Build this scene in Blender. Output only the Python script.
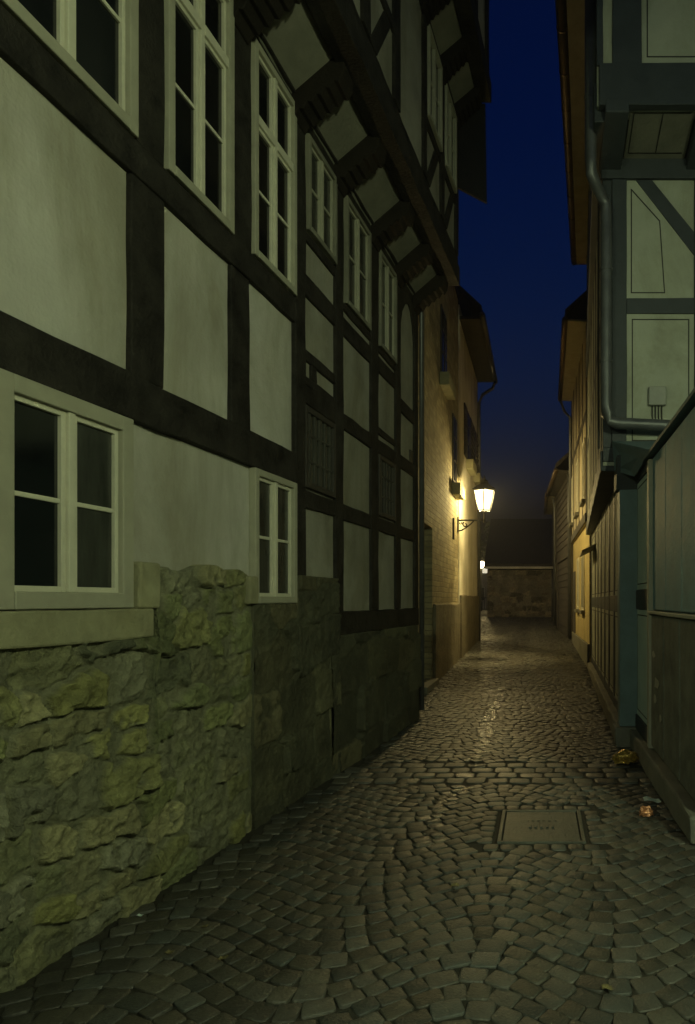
import bpy, bmesh, math, random
import numpy as np
from mathutils import Vector, Matrix
random.seed(7); np.random.seed(7)
for o in list(bpy.data.objects): bpy.data.objects.remove(o)
sc = bpy.context.scene
COL = sc.collection
R = math.radians

# ------------------------------------------------------------------ camera, sky, light, exposure
FPX = 650.0                      # focal length in pixels
KS = FPX / 800.0                 # depths below are noted in 1/800 units and scaled by KS
EYE = 1.6
cam = bpy.data.cameras.new('camera'); camo = bpy.data.objects.new('camera', cam); COL.objects.link(camo)
camo.location = (0, 0, EYE); camo.rotation_euler = (R(90), 0, 0)
cam.sensor_fit = 'AUTO'; cam.sensor_width = 36; cam.lens = FPX / 1024 * 36
cam.shift_x = (347.5 - 540) / 1024; cam.shift_y = (600 - 512) / 1024
cam.clip_start = 0.05; cam.clip_end = 2000
sc.camera = camo

w = bpy.data.worlds.new('World'); sc.world = w; w.use_nodes = True
nt = w.node_tree; nt.nodes.clear()
sky = nt.nodes.new('ShaderNodeTexSky'); sky.sky_type = 'NISHITA'; sky.sun_disc = False
sky.sun_elevation = R(-2.5); sky.sun_rotation = R(200); sky.altitude = 200; sky.air_density = 1.0; sky.dust_density = 0.3; sky.ozone_density = 4.0
bg = nt.nodes.new('ShaderNodeBackground'); bg.inputs[1].default_value = 0.10
ou = nt.nodes.new('ShaderNodeOutputWorld')
tc = nt.nodes.new('ShaderNodeTexCoord'); sx = nt.nodes.new('ShaderNodeSeparateXYZ'); rmp = nt.nodes.new('ShaderNodeValToRGB')
rmp.color_ramp.elements[0].position = 0.12; rmp.color_ramp.elements[0].color = (0.30, 0.82, 0.70, 1)
rmp.color_ramp.elements[1].position = 0.60; rmp.color_ramp.elements[1].color = (0.03, 0.40, 0.70, 1)
mxs = nt.nodes.new('ShaderNodeMix'); mxs.data_type = 'RGBA'; mxs.blend_type = 'MULTIPLY'; mxs.inputs[0].default_value = 1
nt.links.new(tc.outputs['Generated'], sx.inputs[0]); nt.links.new(sx.outputs['Z'], rmp.inputs[0])
nt.links.new(sky.outputs[0], mxs.inputs[6]); nt.links.new(rmp.outputs[0], mxs.inputs[7]); nt.links.new(mxs.outputs[2], bg.inputs[0]); nt.links.new(bg.outputs[0], ou.inputs[0])

LAMP_W = 380.0                   # the lit lantern down the alley
LAMP_COL = (1.0, 0.77, 0.31)
HAZE = 0.0016
NEAR_W = 800.0                   # the lantern behind the camera
NEAR_COL = (0.86, 1.0, 0.57)

sc.view_settings.view_transform = 'Standard'; sc.view_settings.look = 'None'
sc.view_settings.gamma = 1; sc.view_settings.exposure = 2.3
sc.view_settings.use_curve_mapping = False
try:
    sc.cycles.use_denoising = True; sc.cycles.denoising_input_passes = 'RGB_ALBEDO_NORMAL'; sc.cycles.denoising_prefilter = 'ACCURATE'; sc.cycles.use_light_tree = False; sc.cycles.denoiser = 'OPENIMAGEDENOISE'
    sc.cycles.max_bounces = 8; sc.cycles.caustics_reflective = False; sc.cycles.caustics_refractive = False
    sc.cycles.sample_clamp_indirect = 4
except Exception: pass

# ------------------------------------------------------------------ materials
MATS = {}
def mat(name, c, rough=0.7, var=0.25, scale=3.0, bump=0.2, bscale=30.0, metal=0.0, spec=0.5, c2=None, stretch=(1, 1, 1), attr=None, bdist=0.01):
    if name in MATS: return MATS[name]
    m = bpy.data.materials.new(name); m.use_nodes = True
    n = m.node_tree.nodes; L = m.node_tree.links
    p = n['Principled BSDF']
    geo = n.new('ShaderNodeNewGeometry')
    mp = n.new('ShaderNodeMapping'); mp.inputs['Scale'].default_value = stretch
    L.new(geo.outputs['Position'], mp.inputs['Vector'])
    t = n.new('ShaderNodeTexNoise'); t.inputs['Scale'].default_value = scale; t.inputs['Detail'].default_value = 8; t.inputs['Roughness'].default_value = 0.65
    L.new(mp.outputs[0], t.inputs['Vector'])
    r = n.new('ShaderNodeValToRGB'); r.color_ramp.elements[0].position = 0.3; r.color_ramp.elements[1].position = 0.72
    a = tuple(x * (1 - var) for x in c); b = tuple(min(1, x * (1 + var)) for x in c) if c2 is None else c2
    r.color_ramp.elements[0].color = (*a, 1); r.color_ramp.elements[1].color = (*b, 1)
    L.new(t.outputs[0], r.inputs[0])
    src = r.outputs[0]
    if 'plaster' in name or 'render' in name:
        ts = n.new('ShaderNodeTexNoise'); ts.inputs['Scale'].default_value = 1.1; ts.inputs['Detail'].default_value = 12; ts.inputs['Roughness'].default_value = .7; ts.inputs['Distortion'].default_value = .6
        ms = n.new('ShaderNodeMapping'); ms.inputs['Scale'].default_value = (1, 1, .45); L.new(geo.outputs['Position'], ms.inputs[0]); L.new(ms.outputs[0], ts.inputs['Vector'])
        rs_ = n.new('ShaderNodeValToRGB'); rs_.color_ramp.elements[0].position = .34; rs_.color_ramp.elements[0].color = (.66, .64, .55, 1); rs_.color_ramp.elements[1].position = .56; rs_.color_ramp.elements[1].color = (1, 1, 1, 1)
        L.new(ts.outputs[0], rs_.inputs[0])
        m3_ = n.new('ShaderNodeMix'); m3_.data_type = 'RGBA'; m3_.blend_type = 'MULTIPLY'; m3_.inputs[0].default_value = 1; L.new(src, m3_.inputs[6]); L.new(rs_.outputs[0], m3_.inputs[7]); src = m3_.outputs[2]
    if attr:
        at = n.new('ShaderNodeAttribute'); at.attribute_name = attr
        mx = n.new('ShaderNodeMix'); mx.data_type = 'RGBA'; mx.blend_type = 'MULTIPLY'; mx.inputs[0].default_value = 1
        L.new(src, mx.inputs[6]); L.new(at.outputs['Color'], mx.inputs[7]); src = mx.outputs[2]
    L.new(src, p.inputs['Base Color'])
    rr = n.new('ShaderNodeMapRange'); rr.inputs[3].default_value = max(0.02, rough - 0.12); rr.inputs[4].default_value = min(1, rough + 0.12)
    L.new(t.outputs[0], rr.inputs[0]); L.new(rr.outputs[0], p.inputs['Roughness'])
    if attr == 'tone' and 'cobble' in name:
        a2 = n.new('ShaderNodeAttribute'); a2.attribute_name = 'wet'; m2 = n.new('ShaderNodeMix'); m2.data_type = 'FLOAT'
        L.new(a2.outputs['Fac'], m2.inputs[0]); L.new(rr.outputs[0], m2.inputs[2]); m2.inputs[3].default_value = 0.12; L.new(m2.outputs[0], p.inputs['Roughness'])
    p.inputs['Metallic'].default_value = metal
    p.inputs['Specular IOR Level'].default_value = spec
    if bump:
        t2 = n.new('ShaderNodeTexNoise'); t2.inputs['Scale'].default_value = bscale; t2.inputs['Detail'].default_value = 6
        L.new(mp.outputs[0], t2.inputs['Vector'])
        ad = n.new('ShaderNodeMath'); ad.operation = 'MULTIPLY_ADD'; ad.inputs[1].default_value = 1.5
        L.new(t.outputs[0], ad.inputs[0]); L.new(t2.outputs[0], ad.inputs[2])
        bu = n.new('ShaderNodeBump'); bu.inputs['Strength'].default_value = bump; bu.inputs['Distance'].default_value = bdist
        L.new(ad.outputs[0], bu.inputs['Height']); L.new(bu.outputs[0], p.inputs['Normal'])
    MATS[name] = m
    return m

def emit(name, c, s, mix=1.0):
    m = bpy.data.materials.new(name); m.use_nodes = True
    n = m.node_tree.nodes; L = m.node_tree.links; n.clear()
    e = n.new('ShaderNodeEmission'); e.inputs[0].default_value = (*c, 1); e.inputs[1].default_value = s
    tr = n.new('ShaderNodeBsdfTransparent'); mx = n.new('ShaderNodeMixShader'); mx.inputs[0].default_value = mix
    out = n.new('ShaderNodeOutputMaterial')
    m.cycles.emission_sampling = 'NONE'
    L.new(tr.outputs[0], mx.inputs[1]); L.new(e.outputs[0], mx.inputs[2]); L.new(mx.outputs[0], out.inputs[0])
    return m

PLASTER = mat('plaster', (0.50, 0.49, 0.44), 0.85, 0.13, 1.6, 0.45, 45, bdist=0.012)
PLASTER_DULL = mat('dull_plaster', (0.30, 0.29, 0.24), 0.85, 0.22, 1.8, 0.5, 40, bdist=0.012)
TIMBER = mat('black_timber', (0.016, 0.014, 0.012), 0.75, 0.6, 5, 0.9, 45, spec=0.25, c2=(0.04, 0.036, 0.03))
CARVED = mat('carved_timber', (0.014, 0.011, 0.008), 0.8, 0.35, 6, 0.5, 50, spec=0.25)
WINPAINT = mat('window_paint', (0.60, 0.58, 0.46), 0.5, 0.12, 6, 0.12, 60)
WINPAINT2 = mat('window_surround_paint', (0.36, 0.35, 0.27), 0.6, 0.12, 6, 0.15, 60)
DARKGRID = mat('dark_lattice', (0.035, 0.032, 0.027), 0.6, 0.2, 6, 0.2, 60)
GLASS = mat('dark_glass', (0.006, 0.007, 0.008), 0.10, 0.4, 2.5, 0.05, 6, spec=0.9, bdist=0.004)
CURTAIN = mat('glass_over_curtain', (0.045, 0.047, 0.040), 0.14, 0.5, 3, 0.05, 7, stretch=(3, 3, .6), bdist=0.004)
RUBBLE = mat('rubble_stone', (0.85, 0.85, 0.85), 0.85, 0.5, 16, 0.9, 110, attr='tone', bdist=0.012)
ASHLAR = mat('ashlar_stone', (0.70, 0.70, 0.70), 0.85, 0.35, 3, 0.8, 45, attr='tone', bdist=0.015)
RENDER_ST = mat('rendered_stone', (0.30, 0.29, 0.18), 0.9, 0.25, 4, 0.6, 40, bdist=0.012)
COBBLE = mat('cobble_stone', (0.95, 0.95, 0.95), 0.46, 0.3, 12, 0.6, 90, attr='tone', spec=0.5, bdist=0.008)
BED = mat('street_bed', (0.030, 0.028, 0.020), 0.8, 0.4, 5, 0.6, 60)
EARTH = mat('earth', (0.04, 0.038, 0.03), 0.9, 0.3, 1, 0.4, 20)
BRICK = None
WHITEWALL = mat('white_render', (0.74, 0.71, 0.60), 0.85, 0.14, 1.2, 0.4, 30, bdist=0.015)
PLINTH_DARK = mat('plinth_stone', (0.17, 0.15, 0.10), 0.85, 0.35, 3, 0.8, 18, bdist=0.03)
SHUTTER = mat('shutter_paint', (0.04, 0.035, 0.03), 0.6, 0.2, 5, 0.2, 40)
IRON = mat('black_iron', (0.012, 0.012, 0.012), 0.5, 0.3, 10, 0.2, 60, metal=0.3)
ROOF = mat('roof_tile', (0.035, 0.030, 0.027), 0.8, 0.35, 4, 0.6, 14, bdist=0.03)
SLATE = mat('slate', (0.010, 0.010, 0.011), 0.6, 0.3, 9, 0.5, 12)
BLUETIM = mat('blue_grey_timber', (0.038, 0.046, 0.052), 0.65, 0.2, 5, 0.3, 50)
BLUEPILLAR = mat('blue_paint', (0.13, 0.19, 0.20), 0.6, 0.2, 4, 0.3, 40)
GREENPANEL = mat('pale_green_plaster', (0.38, 0.40, 0.32), 0.8, 0.12, 2.5, 0.3, 45)
PALEPANEL = mat('pale_mint_paint', (0.56, 0.66, 0.58), 0.6, 0.1, 3, 0.2, 40)
PAINTLINE = mat('painted_line', (0.015, 0.014, 0.012), 0.7, 0.2, 8, 0.0)
ZINC = mat('zinc', (0.12, 0.125, 0.13), 0.45, 0.25, 5, 0.15, 30, metal=0.4)
COPPER = mat('weathered_gutter', (0.16, 0.115, 0.07), 0.45, 0.3, 6, 0.2, 20, metal=0.5)
SOFFIT = mat('soffit_board', (0.32, 0.28, 0.19), 0.75, 0.2, 4, 0.3, 40)
YELLOW = mat('yellow_render', (0.50, 0.41, 0.19), 0.85, 0.15, 1.6, 0.4, 30)
TANPANEL = mat('tan_plaster', (0.42, 0.37, 0.26), 0.85, 0.2, 2, 0.4, 30)
CONCRETE = mat('concrete', (0.17, 0.165, 0.13), 0.85, 0.3, 4, 0.5, 40)
BOARDS = mat('dark_weatherboard', (0.060, 0.054, 0.046), 0.75, 0.3, 4, 0.4, 30)
OLDBOARD = mat('weathered_board', (0.14, 0.145, 0.115), 0.8, 0.45, 6, 0.6, 30)
LEAF = mat('leaf', (0.035, 0.045, 0.018), 0.7, 0.4, 2, 0.0)
BARK = mat('bark', (0.05, 0.04, 0.03), 0.9, 0.3, 6, 0.5, 25)
FOILG = mat('gold_foil', (0.55, 0.36, 0.08), 0.28, 0.3, 20, 0.4, 60, metal=0.6)
FOILO = mat('orange_foil', (0.55, 0.25, 0.12), 0.35, 0.3, 20, 0.4, 60, metal=0.4)
PAPER = mat('paper', (0.60, 0.72, 0.66), 0.7, 0.1, 20, 0.2, 60)
LEAFDRY = mat('dry_leaf', (0.17, 0.145, 0.06), 0.7, 0.3, 30, 0.3, 60)
CASTIRON = mat('cast_iron_cover', (0.11, 0.115, 0.095), 0.5, 0.3, 8, 0.5, 70, metal=0.3)
BOXGREY = mat('grey_plastic', (0.30, 0.31, 0.27), 0.6, 0.12, 6, 0.1, 40)

def brick_mat():
    m = bpy.data.materials.new('lime_washed_brick'); m.use_nodes = True
    n = m.node_tree.nodes; L = m.node_tree.links; p = n['Principled BSDF']
    geo = n.new('ShaderNodeNewGeometry'); sp = n.new('ShaderNodeSeparateXYZ'); cb = n.new('ShaderNodeCombineXYZ')
    L.new(geo.outputs['Position'], sp.inputs[0]); L.new(sp.outputs['Y'], cb.inputs['X']); L.new(sp.outputs['Z'], cb.inputs['Y'])
    ns = n.new('ShaderNodeTexNoise'); ns.inputs['Scale'].default_value = 4; ns.inputs['Detail'].default_value = 5
    L.new(geo.outputs['Position'], ns.inputs['Vector'])
    wv = n.new('ShaderNodeVectorMath'); wv.operation = 'MULTIPLY_ADD'; wv.inputs[1].default_value = (0.05, 0.05, 0)
    L.new(ns.outputs['Color'], wv.inputs[0]); L.new(cb.outputs[0], wv.inputs[2])
    br = n.new('ShaderNodeTexBrick'); br.inputs['Scale'].default_value = 1.0
    br.inputs['Brick Width'].default_value = 0.34; br.inputs['Row Height'].default_value = 0.105; br.inputs['Mortar Size'].default_value = 0.012; br.inputs['Mortar Smooth'].default_value = 0.6
    br.inputs['Color1'].default_value = (0.36, 0.31, 0.18, 1); br.inputs['Color2'].default_value = (0.24, 0.20, 0.11, 1); br.inputs['Mortar'].default_value = (0.26, 0.23, 0.15, 1)
    L.new(wv.outputs[0], br.inputs['Vector'])
    mx = n.new('ShaderNodeMix'); mx.data_type = 'RGBA'; mx.blend_type = 'OVERLAY'; mx.inputs[0].default_value = 0.5
    L.new(br.outputs['Color'], mx.inputs[6]); L.new(ns.outputs['Fac'], mx.inputs[7]); L.new(mx.outputs[2], p.inputs['Base Color'])
    p.inputs['Roughness'].default_value = 0.85
    n2 = n.new('ShaderNodeTexNoise'); n2.inputs['Scale'].default_value = 35; L.new(geo.outputs['Position'], n2.inputs['Vector'])
    ma = n.new('ShaderNodeMath'); ma.operation = 'MULTIPLY_ADD'; ma.inputs[1].default_value = -1.2
    L.new(br.outputs['Fac'], ma.inputs[0]); L.new(n2.outputs[0], ma.inputs[2])
    bu = n.new('ShaderNodeBump'); bu.inputs['Strength'].default_value = 0.9; bu.inputs['Distance'].default_value = 0.02
    L.new(ma.outputs[0], bu.inputs['Height']); L.new(bu.outputs[0], p.inputs['Normal'])
    return m
BRICK = brick_mat()

# ------------------------------------------------------------------ helpers
def gz(Y):                                   # street level along the alley (real metres)
    u = Y / KS
    return 0.028 * min(max(u - 14, 0), 28)
def wloc(o):
    v = Vector((0, 0, 0))
    while o is not None: v += o.location; o = o.parent
    return v
def tag(o, label=None, cat=None, group=None, kind=None):
    if label: o['label'] = label
    if cat: o['category'] = cat
    if group: o['group'] = group
    if kind: o['kind'] = kind
    return o
def thing(name, label, cat, loc=(0, 0, 0), group=None):
    o = bpy.data.objects.new(name, None); COL.objects.link(o); o.location = loc; o.empty_display_size = 0.2
    return tag(o, label, cat, group)
class MB:
    def __init__(s): s.v = []; s.f = []
    def add(s, vs, fs):
        k = len(s.v); s.v += [tuple(x) for x in vs]; s.f += [tuple(i + k for i in f) for f in fs]
    def box(s, mp, u0, u1, o0, o1, z0, z1, jit=0.0, axis=None):
        """box in wall coordinates (u along, o outwards, z up); jit makes hand-hewn edges along `axis`"""
        if not jit:
            vs = [mp(u, o, z) for u in (u0, u1) for o in (o0, o1) for z in (z0, z1)]
            s.add(vs, [(0, 1, 3, 2), (4, 6, 7, 5), (0, 4, 5, 1), (2, 3, 7, 6), (0, 2, 6, 4), (1, 5, 7, 3)]); return
        ax = axis or ('u' if (u1 - u0) > (z1 - z0) else 'z')
        ln = (u1 - u0) if ax == 'u' else (z1 - z0)
        n = max(2, int(ln / 0.28)); vs = []
        for i in range(n + 1):
            t = i / n
            for (a, b) in ((0, 0), (1, 0), (1, 1), (0, 1)):
                ja, jb = random.uniform(-jit, jit), random.uniform(-jit, jit)
                if ax == 'u': vs.append(mp(u0 + (u1 - u0) * t, (o0, o1)[a] + (ja if a else 0) * .6, (z0, z1)[b] + jb))
                else: vs.append(mp((u0, u1)[b] + jb, (o0, o1)[a] + (ja if a else 0) * .6, z0 + (z1 - z0) * t))
        fs = [(0, 1, 2, 3), (4 * n, 4 * n + 3, 4 * n + 2, 4 * n + 1)]
        for i in range(n):
            for k in range(4):
                a = 4 * i + k; b = 4 * i + (k + 1) % 4
                fs.append((a, b, b + 4, a + 4))
        s.add(vs, fs)
    def prism(s, mp, pts, o0, o1):
        n = len(pts)
        vs = [mp(u, o0, z) for u, z in pts] + [mp(u, o1, z) for u, z in pts]
        s.add(vs, [tuple(range(n)), tuple(range(2 * n - 1, n - 1, -1))] + [(i, (i + 1) % n, n + (i + 1) % n, n + i) for i in range(n)])
    def slab(s, pts, t):
        """a slab of 3D corner points, thickness vector t"""
        n = len(pts); t = Vector(t)
        vs = [Vector(p) for p in pts] + [Vector(p) + t for p in pts]
        s.add(vs, [tuple(range(n)), tuple(range(2 * n - 1, n - 1, -1))] + [(i, (i + 1) % n, n + (i + 1) % n, n + i) for i in range(n)])
    def tube(s, pts, r, n=10, caps=True):
        pts = [Vector(p) for p in pts]; rings = []
        for i, p in enumerate(pts):
            d = (pts[min(i + 1, len(pts) - 1)] - pts[max(i - 1, 0)]).normalized()
            up = Vector((0, 0, 1)) if abs(d.z) < 0.9 else Vector((0, 1, 0))
            a = d.cross(up).normalized(); b = d.cross(a)
            rr = r[i] if isinstance(r, (list, tuple)) else r
            rings.append([p + (a * math.cos(2 * math.pi * k / n) + b * math.sin(2 * math.pi * k / n)) * rr for k in range(n)])
        vs = [q for g in rings for q in g]; fs = []
        for i in range(len(pts) - 1):
            for k in range(n): fs.append((i * n + k, i * n + (k + 1) % n, (i + 1) * n + (k + 1) % n, (i + 1) * n + k))
        if caps: fs += [tuple(range(n)), tuple(range(len(vs) - 1, len(vs) - n - 1, -1))]
        s.add(vs, fs)
    def build(s, name, m, parent=None, bevel=0.0, smooth=False, recalc=True):
        me = bpy.data.meshes.new(name); off = wloc(parent) if parent else Vector((0, 0, 0))
        me.from_pydata([tuple(Vector(p) - off) for p in s.v], [], s.f)
        if recalc:
            b = bmesh.new(); b.from_mesh(me); bmesh.ops.recalc_face_normals(b, faces=b.faces); b.to_mesh(me); b.free()
        me.materials.append(m)
        if smooth: me.polygons.foreach_set('use_smooth', [True] * len(me.polygons))
        o = bpy.data.objects.new(name, me); COL.objects.link(o); o.parent = parent
        if bevel:
            md = o.modifiers.new('bevel', 'BEVEL'); md.width = bevel; md.segments = 2; md.limit_method = 'ANGLE'; md.angle_limit = R(40)
        return o
def bx(name, m, parent, mp, u0, u1, o0, o1, z0, z1, jit=0.0, bevel=0.0, axis=None):
    b = MB(); b.box(mp, u0, u1, o0, o1, z0, z1, jit, axis); return b.build(name, m, parent, bevel)

def vnoise(x, y, seed=0):
    rs = np.random.RandomState(seed); G = rs.rand(256, 256)
    xi = np.floor(x).astype(int); yi = np.floor(y).astype(int); fx = x - xi; fy = y - yi
    fx = fx * fx * (3 - 2 * fx); fy = fy * fy * (3 - 2 * fy)
    g = lambda a, b: G[a % 256, b % 256]
    return (g(xi, yi) * (1 - fx) + g(xi + 1, yi) * fx) * (1 - fy) + (g(xi, yi + 1) * (1 - fx) + g(xi + 1, yi + 1) * fx) * fy
def fbm(x, y, seed=0, o=4):
    a = 0; s = 0; amp = 1
    for i in range(o): a = a + amp * vnoise(x * 2 ** i, y * 2 ** i, seed + i); s += amp; amp *= .5
    return a / s

def set_tone(me, cols):
    at = me.color_attributes.new('tone', 'FLOAT_COLOR', 'POINT')
    c = np.ones((len(me.vertices), 4), dtype=np.float32); c[:, :3] = cols
    at.data.foreach_set('color', c.ravel())

def relief(name, parent, mp, u0, u1, z0f, z1f, base_o, rows, wid, mortar, depth, palette, mcol, material, seed, step=0.014, warp=0.065, flush=0.3, rough=0.02):
    """a masonry face as real relief: stones in uneven courses, mortar between; lateral unit = real metres along u"""
    rs = np.random.RandomState(seed)
    W = (u1 - u0) * KS
    nu = int(W / step) + 1; ztop = max(z1f(u0), z1f((u0 + u1) / 2), z1f(u1)); nv = int((ztop - min(z0f(u0), z0f(u1))) / step) + 1
    U, V = np.meshgrid(np.linspace(0, W, nu), np.linspace(0, 1, nv))
    uu = u0 + U / KS
    zb = np.vectorize(z0f)(uu[0]); zt = np.vectorize(z1f)(uu[0])
    Z = zb[None, :] + (zt - zb)[None, :] * V
    wx = U + warp * (fbm(U * 5, Z * 5, seed, 3) - .5) * 2; wz = Z + warp * (fbm(U * 5 + 40, Z * 5 + 9, seed + 3, 3) - .5) * 2
    # seeds
    seeds = []; z = -0.1
    while z < ztop + .2:
        h = rs.uniform(*rows); x = -rs.uniform(0, .3)
        while x < W + .3:
            ww = rs.uniform(*wid); seeds.append((x + ww / 2, z + h / 2 + rs.uniform(-.32, .32) * h, ww, h)); x += ww
        z += h
    S = np.array(seeds)
    best = np.full(U.shape, 9.); sec = np.full(U.shape, 9.); idx = np.zeros(U.shape, int)
    for k, (x, zc, ww, h) in enumerate(S):
        d = np.maximum(np.abs(wx - x) / ww, np.abs(wz - zc) / h) * .75 + np.hypot((wx - x) / ww, (wz - zc) / h) * .25
        m1 = d < best
        sec = np.where(m1, best, np.minimum(sec, d)); idx = np.where(m1, k, idx); best = np.where(m1, d, best)
    gap = (sec - best) * np.minimum(S[idx, 2], S[idx, 3])
    ns = len(S); buried = rs.rand(ns); push = rs.uniform(.5, 1.15, ns)
    push = np.where(buried < flush, rs.uniform(.0, .3, ns), push)
    k = np.clip((gap - mortar * .35) / (mortar * .45), 0, 1); k = k * k * (3 - 2 * k)
    n1 = fbm(U * 22, Z * 22, seed + 11, 4); n2 = fbm(U * 3, Z * 3, seed + 21, 3)
    rg = 1 - np.abs(2 * fbm(U * 9 + .8 * n2, Z * 9, seed + 41, 4) - 1)
    cover = np.clip((fbm(U * 6, Z * 6, seed + 31, 4) - (.27 if flush > .1 else .2)) * 10, 0, 1)
    k = k * cover
    tiltx = rs.uniform(-.12, .12, ns); tiltz = rs.uniform(-.06, .06, ns)
    O = base_o + depth * k * push[idx] + rough * ((n1 - .5) * 1.6 + (rg - .75) * 1.2 * k) * (0.35 + k) + .015 * (n2 - .5) + k * (tiltx[idx] * (wx - S[idx, 0]) + tiltz[idx] * (wz - S[idx, 1]))
    if name == 'rubble_base': O = base_o + (O - base_o) * np.clip((5.62 - uu) / .3, .15, 1)
    O = np.clip(O, base_o - .03, base_o + .09)
    pal = np.array(palette); pc = pal[rs.randint(0, len(pal), ns)] * rs.uniform(.7, 1.25, (ns, 1))
    vis = np.clip((k - .25) * 2.2, 0, 1)[..., None] * np.clip(push[idx] * 1.6, 0, 1)[..., None]
    C = np.array(mcol) * (1 - vis) + pc[idx] * vis
    C = C * (0.62 + .76 * n2)[..., None]
    vs = [mp(uu[j, i], O[j, i], Z[j, i]) for j in range(nv) for i in range(nu)]
    ids = np.arange(nu * nv).reshape(nv, nu)
    fs = np.stack([ids[:-1, :-1], ids[:-1, 1:], ids[1:, 1:], ids[1:, :-1]], -1).reshape(-1, 4).tolist()
    # close the slab: back row along the rim
    per = list(ids[0, :]) + list(ids[1:, -1]) + list(ids[-1, -2::-1]) + list(ids[-2:0, 0])
    nb = len(vs)
    for q in per:
        j, i = divmod(int(q), nu); vs.append(mp(uu[j, i], base_o - .16, Z[j, i]))
    for a in range(len(per)):
        b = (a + 1) % len(per); fs.append((int(per[b]), int(per[a]), nb + a, nb + b))
    cols = np.concatenate([C.reshape(-1, 3), np.tile(np.array(mcol), (len(per), 1))])
    b = MB(); b.v = vs; b.f = fs
    o = b.build(name, material, parent, smooth=True, recalc=True); set_tone(o.data, cols)
    return o

# wall coordinate systems
def mA(u, o, z): return (-2.417 + .07125 * u + o, u * KS, z)              # left timber house, o towards the alley
def mB(u, o, z): return (-2.02 + o, u * KS, z)                            # left stone / white houses
def front(Y8):                                                          # faces that look back at the camera
    return lambda u, o, z: (u, Y8 * KS - o, z)
def alley(a, b):                                                        # right-hand walls X = a + b*u, o towards the alley
    return lambda u, o, z: (a + b * u - o, u * KS, z)
def ww(r): return r / KS

def window(parent, mp, u0, u1, z0, z1, transom=None, bars=(0.5,), o=0.0, glass=GLASS, glass2=None, casing=0.055, deep=0.0, frame=None, label=None, surround=None, sill=False):
    """two-leaf casement: surround, leaves with glazing bars, panes"""
    F = frame or WINPAINT; Su = surround or WINPAINT2
    c = ww(casing); b = MB()
    b.box(mp, u0, u0 + c, o - .03, o + .022, z0, z1); b.box(mp, u1 - c, u1, o - .03, o + .022, z0, z1)
    b.box(mp, u0 + c, u1 - c, o - .03, o + .022, z1 - casing, z1); b.box(mp, u0 + c, u1 - c, o - .03, o + .026, z0, z0 + casing)
    win = b.build('window', Su, parent, .005)
    if label: win['label'] = label
    ui0, ui1, zi0, zi1 = u0 + c, u1 - c, z0 + casing, z1 - casing
    um = (ui0 + ui1) / 2
    rows = [(zi0, zi1)] if not transom else [(zi0, transom - .03), (transom + .03, zi1)]
    fr = MB(); m_ = ww(.019)
    fr.box(mp, um - m_, um + m_, o - .03, o + .012, zi0, zi1)
    if transom:
        fr.box(mp, ui0, um - m_, o - .03, o + .016, transom - .032, transom + .032); fr.box(mp, um + m_, ui1, o - .03, o + .016, transom - .032, transom + .032)
    fr.build('mullion', F, win, .004)
    for ri, (a, d) in enumerate(rows):
        for (l, r, g) in ((ui0, um - m_, glass), (um + m_, ui1, glass2 or glass)):
            s_ = MB(); e = .026; eu = ww(e); b2 = .004
            s_.box(mp, l + .003, l + eu, o - .03, o - .002, a, d); s_.box(mp, r - eu, r - .003, o - .03, o - .002, a, d)
            s_.box(mp, l + eu, r - eu, o - .03, o - .002, a, a + e); s_.box(mp, l + eu, r - eu, o - .03, o - .002, d - e, d)
            if ri == 0:
                for t in bars:
                    zc = a + (d - a) * t; s_.box(mp, l + eu, r - eu, o - .03, o - .008, zc - .011, zc + .011)
            s_.build('sash', F, win, .003)
            p_ = MB(); p_.box(mp, l + eu * .8, r - eu * .8, o - .036, o - .019 - random.uniform(0, .002), a + e * .8, d - e * .8)
            p_.build('pane', g, win)
    if sill:
        bx('sill', F, win, mp, u0 - .02, u1 + .02, o - .02, o + .06, z0 - .05, z0 - .002, bevel=.006)
    return win

# ------------------------------------------------------------------ ground and street
def lx(Y):                                   # left and right edge of the paved lane, real Y
    u = Y / KS
    if u < 10.76: return -2.417 + .07125 * u + .03
    if u < 25.6: return -1.98
    return -9.0
def rx(Y):
    u = Y / KS
    if u < 8.75: return 1.03
    if u < 17.8: return .66 + .0237 * u
    if u < 25: return 1.08
    if u < 31: return 1.06 - (u - 25) * .055
    return .72
b = MB(); ys = [-60, -20] + [i * 1.0 for i in range(-8, 38)] + [60, 90, 120, 160]; xs = [-150, -60, -9, -2, 1, 9, 60, 150]
for y in ys:
    for x in xs: b.v.append((x, y, gz(y) - .0085))
nx = len(xs)
for j in range(len(ys) - 1):
    for i in range(nx - 1): b.f.append((j * nx + i, j * nx + i + 1, (j + 1) * nx + i + 1, (j + 1) * nx + i))
tag(b.build('ground', BED, recalc=False), 'dark sandy bed under the cobbles running out to the square', 'ground', kind='structure')

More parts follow.
